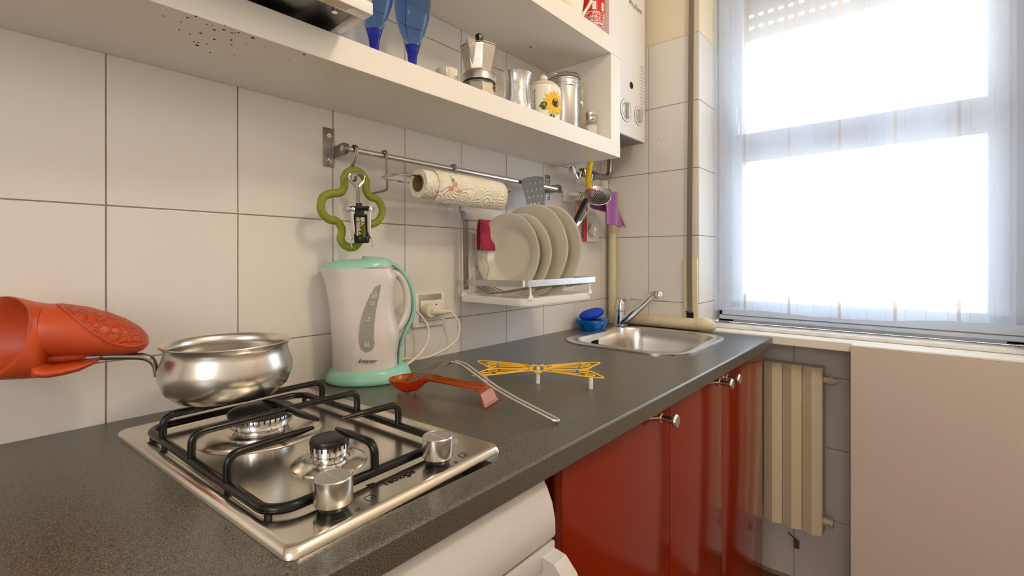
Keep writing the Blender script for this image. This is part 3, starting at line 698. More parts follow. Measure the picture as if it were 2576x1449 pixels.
for k in range(14):
    q = bx_(1616, 172) + Vector((.0004, 0, -.0125 * k)); st.box(q + Vector((0, -.018, 0)), q + Vector((.0004, .012 + .006 * math.sin(k * 2.1), .0022)))
obj('instruction_lines', st, 'dial', bo, False, label='faint grey printed instruction lines')

# pipes under the heater
gv = thing('gas_valve', 'chrome pipe fittings with valve handles under the shelf end', 'valve', (.05, 1.5, 1.47))
v0 = Vector((.055, 1.40, 1.462))
obj('manifold', MB().tube([v0 + Vector((0, -.02, .004)), v0 + Vector((0, .05, .0)), v0 + Vector((0, .09, -.002)), v0 + Vector((0, .16, .004))], .0125, 12).tube([v0 + Vector((0, .1, -.001)), v0 + Vector((0, .125, 0))], .019, 6), 'dullsteel', gv)
for dy in (-.025, .05):
    obj('valve_handle', MB().tube([v0 + Vector((.02, dy - .016, .012)), v0 + Vector((.024, dy - .014, -.012)), v0 + Vector((.024, dy, -.028)), v0 + Vector((.024, dy + .016, -.024)), v0 + Vector((.022, dy + .026, -.004))], .0055, 8).tube([v0 + Vector((.0, dy, 0)), v0 + Vector((.026, dy, 0))], .01, 8), 'chrome', gv)
obj('brass_nut', MB().tube([v0 + Vector((0, .035, .002)), v0 + Vector((0, .055, .002))], .0165, 6), 'brass', gv)
obj('elbow', MB().tube(fillet([v0 + Vector((0, .15, .002)), v0 + Vector((0, .245, .008)), v0 + Vector((0, .25, .12))], .04, 6), .0115, 12), 'dullsteel', gv)
hs = MB(); hp_ = spline([PX(1486, 400, .09), PX(1483, 425, .09), PX(1479, 450, .09), PX(1480, 466, .09), PX(1487, 474, .092)], 14)
hs.tube(hp_, [.0095 + .0012 * math.sin(i * 2.0) for i in range(len(hp_))], 12)
tag(obj('gas_hose', hs, 'hose'), 'short yellow corrugated hose hanging below the shelf end', 'hose')

# ================================================================ RAIL AND WHAT HANGS ON IT
XRL = .055
rl = thing('wall_rail', 'brushed steel utensil rail mounted on the tiles below the shelf', 'rail', (0, .9, 1.39))
obj('rod', MB().tube([(XRL, .520, 1.389), (XRL, 1.288, 1.389)], .0068, 14), 'steel', rl)
for k, (ya, za) in enumerate(((.5195, 1.40), (1.312, 1.404))):
    pl = obj('bracket', MB().box((0.0003, ya - .0125, za - .044), (.0025, ya + .0125, za + .04), .0008), 'dullsteel', rl)
    s_ = 1 if k == 0 else -1
    arm = MB().box((.0025, ya + s_ * .006 - .001, za - .02), (.0035, ya + s_ * .012, za + .01)).prism([(.002, ya + s_ * .010, za - .024), (.002, ya + s_ * .010, za + .0), (.05, ya + s_ * .004, za + .002), (.064, ya + s_ * .004, za - .004), (.066, ya + s_ * .004, za - .016), (.058, ya + s_ * .004, za - .024)], (0, s_ * .004, 0))
    obj('arm', arm, 'dullsteel', pl, False)
    for dz in (.024, -.03): obj('screw', MB().lathe([(.0055, .0025), (.005, .0042), (.003, .0044), (0, .0036)], (0, ya, za + dz), 14, 'X'), 'chrome', pl)
    obj('end_cap', MB().lathe([(.0, -.005), (.0115, -.004), (.0115, .004), (0, .005)], (XRL, ya + s_ * .004 + (0 if k else .003), 1.389), 20, 'Y'), 'dullsteel', pl)
def wire(par, pts, r, m='steel', rad=.006, name='wire', **k): return obj(name, MB().tube(fillet(pts, rad, 4), r, 8), m, par, **k)
# flat S hook
hk = MB()
def X3(u, v, x): return PX(u, v, x)
hpth = [Vector((XRL - .009, .549, 1.383)), Vector((XRL - .006, .549, 1.396)), Vector((XRL + .002, .549, 1.3995)), Vector((XRL + .0095, .549, 1.394)), Vector((XRL + .009, .549, 1.385)), Vector((.060, .545, 1.365)), Vector((.052, .541, 1.345)), Vector((.05, .541, 1.330)), Vector((.056, .541, 1.322)), Vector((.070, .541, 1.322)), Vector((.074, .541, 1.332))]
hk.tube(spline(hpth, 5), .0022, 8, 1.0)
tag(obj('rail_hook', MB().tube(spline(hpth, 5), .0042, 8, .35, up=None), 'dullsteel'), 'flat steel S-hook on the rail holding the corkscrew and green trivet', 'hook')
# clover trivet
cl = [(892, 429), (908, 436), (920, 454), (921, 479), (931, 495), (950, 503), (962, 529), (951, 556), (930, 566), (913, 577), (909, 598), (894, 620), (872, 620), (857, 603), (860, 578), (848, 557), (826, 551), (808, 529), (811, 499), (832, 487), (856, 484), (866, 470), (866, 447), (876, 433)]
cp_ = spline([PX(u, v, .062) for u, v in cl], 5, True)
tag(obj('clover_trivet', MB().tube(cp_, .0085, 10, .75, closed=True, up=(1, 0, 0)), 'olive'), 'olive green clover-shaped silicone trivet hanging at the rail end', 'trivet')
# corkscrew, built flat against the trivet
ck = thing('corkscrew', 'chrome and black wing corkscrew hanging in front of the green trivet', 'corkscrew', (.085, .55, 1.2))
def Q(cu_, cv_, x=.084): return PX(780 + cu_ / 4.025, 300 + cv_ / 4.025, x)
obj('handle_loop', MB().tube(spline([Q(470, 690), Q(445, 660), Q(405, 610), Q(395, 565), Q(430, 548), Q(475, 548), Q(520, 548), Q(552, 570), Q(545, 615), Q(508, 660), Q(482, 690)], 5), .0027, 8), 'chrome', ck)
obj('shaft', MB().tube([Q(476, 680), Q(485, 720)], [.004, .003], 8).tube([Q(485, 715 + i * 9) for i in range(15)], [.0036 + .0010 * (i % 2) for i in range(15)], 10), 'chrome', ck)
obj('body', MB().tube([Q(494, 848), Q(496, 900)], [.0062, .0066], 12).tube([Q(410, 905), Q(590, 905)], .0068, 8, .8).box(Q(452, 975, .080) , Q(548, 905, .088)), 'blackplastic', ck)
for u in (413, 588): obj('pivot', MB().lathe([(0, -.001), (.004, -.001), (.004, .009), (0, .010)], Q(u, 912, .084), 12, 'X'), 'chrome', ck)
for s_, u in ((-1, 392), (1, 603)):
    g = MB().lathe([(0, -.002), (.0065, -.002), (.0065, .002), (0, .002)], Q(u, 912, .081), 14, 'X')
    for k in range(7):
        a = PI / 2 + s_ * -(k - 1) * .38; c_ = Q(u, 912, .081)
        d_ = Vector((0, math.cos(a) * (1), math.sin(a)))
        g.tube([c_ + d_ * .006, c_ + d_ * .0115], .0013, 5)
    obj('gear', g, 'alu', ck)
    xs = [(408, 930), (425, 1040), (432, 1150), (418, 1210), (413, 1250), (424, 1300)] if s_ < 0 else [(600, 930), (597, 1040), (598, 1150), (620, 1200), (632, 1250), (630, 1300)]
    obj('lever', MB().tube(spline([Q(a, b, .086) for a, b in xs], 4), [.0042] * 9 + [.0030] * 4 + [.0016] * 8, 8, .7), 'alu', ck)
obj('frame', MB().tube([Q(455, 960), Q(458, 1190)], .0028, 8).tube([Q(563, 960), Q(578, 1190)], .0028, 8).tube([Q(455, 975), Q(563, 975)], .0035, 8), 'blackplastic', ck)
obj('bell', MB().lathe([(.0135, .0), (.0155, .003), (.016, .012), (.0145, .0145), (.011, .015), (.011, 0)], Q(524, 1252, .084), 24), 'blackplastic', ck)
obj('worm', MB().tube([Q(508 + 5 * math.sin(i * .9), 975 + i * 5.2, .084 + .0022 * math.cos(i * .9)) for i in range(42)], .0014, 6), 'brass', ck)

# paper roll holder
ph = thing('paper_holder', 'chrome wire paper roll holder hooked over the rail', 'holder', (.06, .8, 1.35))
def hook(y, z1, tail=True):
    pts = [(XRL - .010, y, 1.384), (XRL - .009, y, 1.3995), (XRL + .0105, y, 1.3995), (XRL + .0105, y, 1.37), (XRL + .0105, y + .002, z1), (.008, y + .002, z1 - .003)]
    return pts
rod = MB().tube(fillet(hook(.622, 1.312), .008), .0026, 8).tube(fillet(hook(.83, 1.312), .008), .0026, 8)
obj('hook', rod, 'dullsteel', ph)
RC = .112
zr = 1.337
fw_ = MB().tube(fillet([(RC, .64, zr + .008), (.075, .602, zr - .002), (XRL + .013, .626, zr + .012), (XRL + .013, .985, zr + .012)], .003), .0024, 8)
fw_.tube(fillet([(.075, .602, zr - .002), (.075, .625, zr - .004), (.077, .990, zr - .004), (RC, .996, zr + .010)], .003), .0024, 8)
obj('frame', fw_, 'chrome', ph)
obj('core_rod', MB().tube([(RC, .64, zr + .008), (RC, .996, zr + .010)], .0026, 8), 'chrome', ph)
pr_ = thing('paper_roll', 'roll of embossed kitchen paper with peach strawberry print on the wire holder', 'paper roll', (RC, .8, zr))
obj('core', MB().lathe([(.018, .672), (.0195, .672), (.0195, .93), (.018, .93), (.018, .672)], (RC, 0, zr - .009), 32, 'Y', cap=False), 'cardboard', pr_)
obj('inner_roll', MB().lathe([(.0198, .6735), (.032, .6735), (.0325, .69), (.0325, .90), (.0198, .90)], (RC, 0, zr - .009), 40, 'Y', cap=False), 'paper', pr_)
sh = MB()
def shf(u, v):
    a = -1.35 + u * 5.4; r = .0345 + .006 * max(0, (.18 - u)) / .18 + .002 * math.sin(v * 3) * (1 - u)
    y = .707 + v * .233 + .012 * max(0, .2 - u) * (1 if v < .5 else 2)
    return Vector((RC + r * math.cos(a), y, zr - .009 + r * math.sin(a)))
obj('outer_sheet', MB().grid(shf, 60, 12), 'paper', pr_, solid=.0012)
def onroll(a, y, off=.0022):
    return Vector((RC + (.0345 + off) * math.cos(a), y, zr - .009 + (.0345 + off) * math.sin(a)))
def blob(mb, a, y, ra, ry):
    n = 12; mb.add([onroll(a, y)] + [onroll(a + ra * math.sin(t), y + ry * math.cos(t)) for t in [2 * PI * k / n for k in range(n)]], [(0, 1 + k, 1 + (k + 1) % n) for k in range(n)])
def dots(cells, rr, m, nm):
    mb = MB()
    for a, y in cells: blob(mb, a, y, rr / .036, rr)
    obj(nm, mb, m, pr_, False)
cells = []
for ca, cy_ in ((-.22, .741), (-.38, .768), (.08, .752)):
    for i in range(-3, 4):
        for j in range(-3, 4):
            if i * i + j * j < 9: cells.append((ca + i * .062 + (j % 2) * .02, cy_ + j * .0032))
dots(cells, .00125, 'peach', 'strawberry_print')
dots([(.3 + .06 * i, .748 + .003 * j) for i in range(3) for j in range(-1, 2)] + [(.52, .747), (.60, .744)], .0014, 'pgreen', 'leaf_print')

# slotted turner head on the rail's right end
tn = thing('slotted_turner', 'perforated steel turner hanging at the right end of the rail', 'turner', (.07, 1.14, 1.36))
xt = .066
quad = [PX(1310, 453, xt), PX(1326, 446, xt), PX(1348, 443, xt), PX(1367, 445, xt), PX(1368, 480, xt), PX(1370, 520, xt), PX(1326, 520, xt), PX(1320, 490, xt)]
th_ = MB().prism(quad, (.0012, 0, 0)); obj('blade', th_, 'darksteel', tn, False)
hl = MB()
for u, v in ((1333, 462), (1345, 460), (1358, 457), (1326, 481), (1337, 479), (1348, 477), (1359, 475), (1330, 497), (1341, 495), (1352, 494), (1361, 492), (1335, 513), (1344, 512), (1354, 511)):
    hl.lathe([(0, -.0006), (.0022, -.0006), (.0022, .0022), (0, .0022)], PX(u, v, xt), 10, 'X')
obj('perforations', hl, 'whiteink', tn, False, label='rows of round holes')
obj('handle', MB().tube([PX(1348, 517, xt), PX(1352, 560, xt)], .004, 8), 'dullsteel', tn)

# ================================================================ PLATE RACK
zt_ = 1.101
rk = thing('plate_rack', 'steel wall-hung plate rack with a flat front bar', 'dish rack', (.1, 1.08, 1.09))
Y0, Y1, XF = .900, 1.215, .245
fbar = MB()
path = fillet([(.004, Y0 - .009, zt_ - .008), (XF, Y0 - .009, zt_ - .004), (XF, Y1, zt_ - .004)], .012, 5)
rings = []
for i, q in enumerate(path):
    t = (path[min(i + 1, len(path) - 1)] - path[max(0, i - 1)]).normalized(); nn = Vector((t.y, -t.x, 0))
    rings.append([q + Vector((0, 0, .008)), q + nn * .0016 + Vector((0, 0, .008)), q + nn * .0016 - Vector((0, 0, .008)), q - Vector((0, 0, .008))])
fbar.loft(rings)
fbar.box((.004, Y1 - .002, zt_ - .014), (XF + .001, Y1, zt_ + .003))
obj('front_bar', fbar, 'galv', rk, True, ang=25)
for k, yy in enumerate((.886, 1.205)):
    up_ = MB(); pts = [(.004, yy, 1.318), (.028, yy, 1.317), (.03, yy, 1.288), (.040, yy + .004, 1.263), (.042, yy + .004, 1.10), (.042, yy + .004, 1.075)]
    up_.loft([[Vector((x, y - .009, zz)), Vector((x, y + .009, zz)), Vector((x - .002, y + .009, zz - .0005)), Vector((x - .002, y - .009, zz - .0005))] for x, y, zz in pts])
    obj('upright', up_, 'dullsteel', rk, False)
wr2 = MB()
for k in range(16):
    y = .905 + k * .019
    wr2.tube([(.045, y, 1.262), (.046, y, 1.15), (.056, y + .001, 1.135), (.045, y, 1.09), (.12, y, 1.066), (XF, y, 1.088)], .0012, 6)
wr2.tube([(.045, .885, 1.262), (.045, 1.205, 1.262)], .0016, 6).tube([(.045, .885, 1.098), (.045, 1.205, 1.098)], .0016, 6).tube([(.11, .9, 1.067), (.11, 1.205, 1.067)], .0016, 6).tube([(.047, .885, 1.092), (.047, 1.205, 1.092)], .0016, 6)
o = obj('wires', wr2, 'dullsteel', rk)
dtr = thing('drip_tray', 'white plastic drip tray hanging beneath the plate rack', 'tray', (.1, 1.08, 1.05))
tr_ = []
def ring_(dx, zz, e=0):
    return rrect(.118 + dx, .160 + dx, .022, zz, .124, 1.052, 5)
tr_ = MB().loft([ring_(-.008, 1.040), ring_(-.001, 1.0415), ring_(0, 1.046), ring_(0, 1.060), ring_(-.003, 1.060), ring_(-.004, 1.046), ring_(-.01, 1.044)])
obj('tray', tr_, 'whiteplastic', dtr, True)
for (x, y) in ((.2425, .915), (.2425, 1.19), (.03, .893)):
    obj('hanger', MB().box((x - .001, y - .003, 1.058), (x + .001, y + .003, 1.088), .0005).prism([(x + .001, y - .012, 1.057), (x + .001, y + .012, 1.057), (x + .001, y + .003, 1.07), (x + .001, y - .003, 1.07)], (.002, 0, 0)), 'whiteplastic', dtr, False)
# plates
def plate(cx, cy, cz, R_, tilt, label, yaw=0, deep=True):
    d = .022 if deep else .012
    prof = [(0, d), (R_ * .5, d), (R_ * .62, d - .002), (R_ * .70, .004), (R_ * .93, .0005), (R_ * .955, -.0012), (R_ * .98, -.0012), (R_, -.001)]
    back = [(R_ * .985, .0025), (R_ * .72, .0075), (R_ * .64, d + .002), (R_ * .5, d + .0035), (0, d + .0035)]
    rings = []; n = 72
    for r, h in prof + back:
        ring = []
        for k in range(n):
            a = 2 * PI * k / n; s_ = (r / R_) ** 6
            rr = r * (1 + s_ * (.012 * abs(math.cos(a * 3.0)) ** 1 + .004 * math.cos(a * 12)))
            ring.append(Vector((rr * math.cos(a), h, rr * math.sin(a))))
        rings.append(ring)
    mb = MB().loft([r for r in rings[1:-1]], True, True)
    mt = Matrix.Translation((cx, cy, cz)) @ Matrix.Rotation(yaw, 4, 'Z') @ Matrix.Rotation(tilt, 4, 'X')
    mb.v = [mt @ v for v in mb.v]
    o = obj('plate', mb, 'ceramic', None, True, ang=60); tag(o, label, 'plate', 'plates standing in the wall rack'); return o
plate(.120, .967, 1.170, .111, -.03, 'soup plate nearest the kettle, front of the four plates in the rack')
plate(.135, .998, 1.170, .111, -.05, 'soup plate directly behind the front plate in the rack')
plate(.122, 1.062, 1.182, .132, -.06, 'large dinner plate rising behind the two soup plates', deep=False)
plate(.140, 1.102, 1.182, .132, -.08, 'large dinner plate at the back, nearest the black handled skimmer', deep=False)
# crimson cloth
cc_ = MB().grid(lambda u, v: Vector((.052 + .02 * u * (1 - v), .905 + .085 * u + .003 * math.sin(v * 9), 1.266 - .15 * v + .004 * math.sin(u * 6))), 10, 14)
mbc = MB()
def cfn(u, v):
    s_ = v * 2 - 1; zz = 1.266 - abs(s_) * .085; x = .045 + .010 * math.copysign(min(1, abs(s_) * 6), s_) * (.6 + abs(s_) * .6)
    return Vector((x, .934 + .062 * u + .003 * math.sin(abs(s_) * 8 + u * 4), zz))
tag(obj('crimson_cloth', MB().grid(cfn, 8, 24), 'magenta', solid=.002), 'crimson cloth draped over the rack wires behind the front plate', 'cloth')

# hook rail with string, things by the heater
hr = thing('peg_hook', 'small white plastic adhesive hook on the tiles above the rack end', 'hook', (0, 1.42, 1.385))
pa, pb_ = PX(1414, 477, 0), PX(1430, 508, 0)
obj('plate', MB().box((.0005, 1.402, 1.362), (.006, 1.448, 1.404), .002), 'whiteplastic', hr)
obj('peg', MB().tube([(.006, 1.435, 1.39), (.03, 1.44, 1.388), (.035, 1.47, 1.386)], .008, 10), 'whiteplastic', hr)
tw = MB()
for k in range(5):
    y = 1.455 + k * .012; tw.tube(spline([(.03, y, 1.40), (.045, y + .003, 1.39), (.04, y - .006, 1.36), (.034, y + .004, 1.345), (.026, y, 1.37)], 5), .0016, 5)
tag(obj('twine', tw, 'twine'), 'loops of pale green twine round the white peg', 'twine')
wt = thing('wooden_spatula', 'pale wooden utensil hanging under the twine', 'utensil', (.05, 1.44, 1.31))
obj('blade', MB().box((.038, 1.425, 1.25), (.045, 1.46, 1.365), .004), 'wood', wt)
# skimmer
skm = thing('perforated_skimmer', 'round perforated steel skimmer with black handle standing in the plate rack', 'skimmer', (.11, 1.31, 1.28))
e0, e1 = PX(1446, 560, .135), PX(1474, 505, .125)
hd_ = MB().tube([e0, e0.lerp(e1, .3), e1], [.008, .0105, .0115], 12, .8); obj('handle', hd_, 'blackplastic', skm)
dc = PX(1503, 492, .115); nrm = Vector((.5, -.62, .60)).normalized()
ux = Vector((0, 0, 1)).cross(nrm).normalized(); uy = nrm.cross(ux)
def disc(r, h): return [dc + ux * r * math.cos(a) + uy * r * math.sin(a) + nrm * h for a in [2 * PI * k / 36 for k in range(36)]]
obj('bowl', MB().loft([disc(.020, -.014), disc(.036, -.010), disc(.046, 0), disc(.0475, .001), disc(.046, .002), disc(.036, -.003), disc(.02, -.006)]), 'steel', skm)
ho = MB()
for i in range(-5, 6):
    for j in range(-5, 6):
        x, y = i * .0062 + (j % 2) * .0031, j * .0054
        if x * x + y * y < .031 ** 2:
            c_ = dc + ux * x + uy * y + nrm * (-.0055 + .09 * 0 + .0032 * ((x * x + y * y) / .00096)); ho.add([c_ + ux * .0020 * math.cos(a) + uy * .0020 * math.sin(a) + nrm * .0008 for a in [PI / 3 * k for k in range(6)]], [tuple(range(6))])
obj('perforations', ho, 'darkhole', skm, False, label='dark round holes')
# whisk/fork below it
whk = MB().tube([PX(1474, 522, .10), PX(1452, 560, .10)], .002, 6).tube([PX(1480, 528, .10), PX(1458, 562, .10)], .002, 6).prism([PX(1442, 558, .1), PX(1464, 556, .1), PX(1452, 570, .1), PX(1446, 576, .1)], (.002, 0, 0))
tag(obj('steel_server', whk, 'steel'), 'steel wire-handled server standing behind the largest plate', 'utensil')
# purple cloth
pcl = thing('mauve_cloth', 'mauve microfibre cloth hanging under the heater behind the skimmer', 'cloth', (.08, 1.6, 1.4))
def pc(u, v):
    top = PX(1482 + 56 * u, 470 + 10 * u * (1 - u) * -1 + 6, .10)
    bot = PX(1476 + 89 * u, 512 + 60 * u ** 1.2, .075)
    q = top.lerp(bot, v); q.x += .012 * math.sin(u * 12 + v * 2) * (.3 + v); return q
obj('fabric', MB().grid(pc, 30, 16), 'purple', pcl, solid=.003)
def pc2(u, v):
    q = PX(1517 + 38 * u + 8 * v, 482 + 80 * v + 10 * u * v, .115); q.x += .006 * math.sin(u * 10 + v * 3); return q
obj('fold', MB().grid(pc2, 16, 16), 'purple', pcl, solid=.003)
# strainer pack
spk = thing('sink_strainer_pack', 'sink strainer in clear packaging with red card strip on the tiles', 'package', (.01, 1.56, 1.25))
a_, b_ = PX(1469, 552, .01), PX(1501, 609, .01)
def rectx(u0, v0, u1, v1, x, th): 
    p0 = PX(u0, v0, x); p1 = PX(u1, v1, x); zz0 = p1.z; return MB().box((x, p0.y, zz0), (x + th, p1.y, p0.z))
obj('red_card', rectx(1468, 553, 1476, 607, .012, .001), 'redlabel', spk, False)
obj('wrap', rectx(1476, 540, 1505, 609, .010, .001), 'jarwhite', spk, False)
obj('strainer', MB().lathe([(.019, .0), (.0255, .002), (.027, .004), (.025, .005), (.019, .002), (.01, -.0005), (0, -.001)], PX(1489, 579, .014), 32, 'X'), 'steel', spk)
obj('red_tie', MB().box(PX(1474, 520, .02), PX(1478, 532, .024)), 'redlabel', spk, False)

# ================================================================ SOCKET, PLUG, CORD
so = thing('wall_socket', 'white double wall socket plate behind the kettle', 'socket', (0, .79, 1.02))
obj('plate', MB().box((.0003, .738, .984), (.009, .843, 1.07), .003), 'whiteplastic', so)
obj('insert', MB().box((.009, .757, .997), (.0115, .829, 1.067), .001), 'alu', so)
for y in (.759, .793):
    m_ = obj('module', MB().box((.0115, y, .999), (.0135, y + .034, 1.051), .001), 'whiteplastic', so)
    for dz in (.012, .026, .040): obj('pin_hole', MB().lathe([(0, .0135), (.0022, .0135), (.0022, .0139), (0, .0139)], (0, y + .017, .999 + dz), 10, 'X'), 'darkhole', m_)
pg = thing('plug', 'cream round plug with ribbed strain relief in the wall socket', 'plug', (.02, .775, 1.025))
obj('body', MB().lathe([(.017, .0140), (.0185, .016), (.0185, .028), (.016, .034), (0, .036)], (0, .777, 1.026), 24, 'X').tube([(.027, .777, 1.026), (.030, .80, 1.022), (.032, .825, 1.020)], [.013, .010, .007], 10), 'cord', pg)
obj('strain_relief', MB().tube([(.032, .824 + i * .0025, 1.020) for i in range(9)], [.0058 if i % 2 else .0038 for i in range(9)], 10), 'cord', pg)
cpth = spline([(.032, .843, 1.020), PX(1140, 790, .04), PX(1156, 818, .05), PX(1148, 855, .05), PX(1110, 884, .045), PX(1060, 902, .035), (.022, .70, .915), (.02, .68, .906)], 10)
cpt2 = spline([(.02, .68, .906), (.012, .64, .93), (.012, .66, .99), PX(1015, 762, .03), PX(1050, 785, .035), PX(1075, 820, .05), PX(1076, 855, .06), PX(1060, 885, .065), PX(1040, 905, .075), PX(1020, 919, .085)], 10)
tag(obj('power_cord', MB().tube(cpth + cpt2[1:], .0032, 10), 'cord'), 'cream power cord looping from the wall plug to the kettle base', 'cord')

# ================================================================ KETTLE
KC = Vector((.072, .573, 0)); KE = Vector((.5, .866, 0)); KN = Vector((.866, -.5, 0))
kt = thing('kettle', 'white and mint green electric kettle with water gauge standing by the tiles', 'kettle', (KC.x, KC.y, .9))
def K(u, v, off=0):   # point on the kettle's own centre plane
    d = ray(u, v); t = (KC + KN * off - CAM).dot(KN) / d.dot(KN); return CAM + d * t
def Ke(u, v): q = K(u, v); return (q - KC).dot(KE), q.z
left = [Ke(*q) for q in ((801, 675), (814, 701), (821, 734), (827, 771), (830.5, 809), (834, 863), (836, 930))]
right = [Ke(*q) for q in ((985, 672), (998, 695), (994, 720), (990, 757), (993, 790), (1000, 815), (1006, 840), (1003, 862), (999, 885), (1000, 925))]
lt = [(z_, e) for e, z_ in left]; rt = [(z_, e) for e, z_ in right]
zb, ztp = Ke(836, 930)[1], Ke(801, 675)[1]
rings = []; NK = 40
for i in range(25):
    zz = zb + (ztp - zb) * i / 24; l_, r_ = interp(lt, zz), interp(rt, zz); c_ = (l_ + r_) / 2; h_ = (r_ - l_) / 2
    wd = .058 - .006 * abs(i / 24 - .35); ring = []
    for k in range(NK):
        a = 2 * PI * k / NK; ca, sa_ = math.cos(a), math.sin(a)
        ex_ = c_ + h_ * math.copysign(abs(ca) ** .9, ca); nn = wd * math.copysign(abs(sa_) ** .85, sa_)
        if i > 18 and ca < -.6: nn *= 1 - (i - 18) / 6 * .55 * (-ca - .6) / .4
        ring.append(KC + KE * ex_ + KN * nn + Vector((0, 0, zz)))
    rings.append(ring)
obj('body', MB().loft(rings), 'kwhite', kt, True, ang=60)
ztl = rings[-1]
# lid: dome over the top ring
def lidring(s_, dz, sh=0): 
    c_ = sum(ztl, Vector()) / NK; return [Vector((c_.x + (p.x - c_.x) * s_ + KE.x * sh, c_.y + (p.y - c_.y) * s_ + KE.y * sh, p.z + dz + .006 * ((p - c_).dot(KE) > 0) * min(1, ((p - c_).dot(KE)) / .05))) for p in ztl]
obj('lid', MB().loft([lidring(.97, -.001, .004), lidring(.93, .006, .006), lidring(.82, .012, .010), lidring(.6, .017, .012), lidring(.3, .019, .012), lidring(.02, .0195, .012)]), 'teal', kt, True, ang=60)
obj('thumb_tab', MB().loft([[K(u, v, o_) for o_ in (-w_, w_)] + [K(u, v + h_, w_), K(u, v + h_, -w_)] for u, v, w_, h_ in ((890, 660, .012, 5), (894, 653, .013, 10), (905, 653, .012, 12), (920, 657, .008, 8), (935, 661, .003, 3))]), 'teal', kt, True, ang=35)
hin = [(985, 684), (1003, 691), (1016, 706), (1024, 730), (1026, 757), (1024, 781), (1017, 803), (1006, 820), (996, 832), (992, 845)]
hpath = spline([K(*q) for q in hin], 5)
hm = MB(); rings = []
def band(pathpts, thick, wide, nrm=KN, n=14):
    rings = []
    for i, q in enumerate(pathpts):
        t = (pathpts[min(i + 1, len(pathpts) - 1)] - pathpts[max(0, i - 1)]).normalized(); s_ = nrm.cross(t).normalized()
        th = thick[i] if isinstance(thick, list) else thick
        rings.append([q + s_ * th * math.cos(a) + nrm * wide * math.sin(a) for a in [2 * PI * k / n for k in range(n)]])
    return MB().loft(rings)
obj('handle', band(hpath, .0095, .0135), 'kwhite', kt)
tb = [(955, 662), (975, 662), (995, 669), (1012, 684), (1027, 706), (1036, 731), (1040, 757), (1040, 782), (1034, 804), (1023, 826), (1013, 850), (1006, 875), (1004, 900), (1004, 925)]
obj('back_strip', band(spline([K(*q) for q in tb], 5), .0045, .0165), 'teal', kt)
gr = MB()
for v in (735, 752, 769, 786): gr.tube([K(1041, v, -.012), K(1042.5, v, .0), K(1041, v, .012)], .0014, 6)
obj('grip_ribs', gr, 'teal', kt)
# gauge, sitting on the body surface
def surf(e, zz, off=.0006):
    l_, r_ = interp(lt, zz), interp(rt, zz); c_ = (l_ + r_) / 2; h_ = (r_ - l_) / 2; i = (zz - zb) / (ztp - zb)
    wd = .058 - .006 * abs(i - .35); ca = max(-1, min(1, (e - c_) / h_)); ca_ = math.copysign(abs(ca) ** (1 / .9), ca)
    sa_ = math.sqrt(max(0, 1 - ca_ * ca_)); return KC + KE * e + KN * (wd * sa_ ** .85 + off) + Vector((0, 0, zz))
def Ks(u, v, off=.0006):      # ray to body surface
    q = K(u, v, .056); return surf((q - KC).dot(KE), q.z, off)
gl = [(957, 716), (944, 722), (930, 745), (921, 765), (911, 792), (905, 820), (903, 848), (904, 865), (909, 878), (920, 885)]
grr = [(959, 716), (958, 722), (954, 745), (949, 765), (944, 792), (941, 820), (940, 848), (942, 865), (937, 878), (925, 885)]
gm = MB(); rows = []
for (a, b), (c_, d_) in zip(gl, grr): rows.append([Ks(a + (c_ - a) * k / 5, b, .0012) for k in range(6)])
gm.add([p for r in rows for p in r], [(i * 6 + j, i * 6 + j + 1, (i + 1) * 6 + j + 1, (i + 1) * 6 + j) for i in range(len(rows) - 1) for j in range(5)])
ggo = obj('water_gauge', gm, 'gauge', kt)
def ktext(s_, u, v, size, m, shear=0, par=None, xs=1):
    o_ = Ks(u, v, .0030); x_ = (Ks(u + 14, v) - Ks(u - 2, v)); lettering('lettering', s_, size, o_, x_, (0, 0, 1), m, par or kt, .0001, shear, 'CENTER', xs)
for s_, u, v in (('1.7L', 943, 742), ('MAX', 943, 750), ('1.5', 935, 765), ('1.0', 925, 803), ('0.5', 923, 867), ('MIN', 923, 872)): ktext(s_, u, v, .0075 if s_ not in ('MAX', 'MIN') else .0055, 'whiteink', 0, ggo)
mk_ = MB()
for u, v in ((943, 744), (935, 767), (925, 806), (923, 867)):
    mk_.tube([Ks(u - 6, v, .0024), Ks(u + 6, v, .0024)], .0004, 4)
obj('marks', mk_, 'whiteink', ggo)
ktext('beper', 924, 912, .0125, 'ink', .35, None, 1.25)
bs = MB(); rings = []
for s_, zz in ((.90, .9), (.97, .901), (1.0, .905), (.985, .912), (.93, .922), (.87, .929), (.80, .930)):
    rings.append([KC + KE * (.001 + .089 * s_ * math.cos(a)) + KN * (.070 * s_ * math.sin(a)) + Vector((0, 0, zz)) for a in [2 * PI * k / 48 for k in range(48)]])
obj('base', bs.loft(rings), 'teal', kt, True, ang=60)
obj('switch', MB().loft([[K(u, v, o_) for u, v in ((1020, 832), (1040, 834), (1034, 839), (1022, 840))] for o_ in (-.02, -.008)]), 'teal', kt)

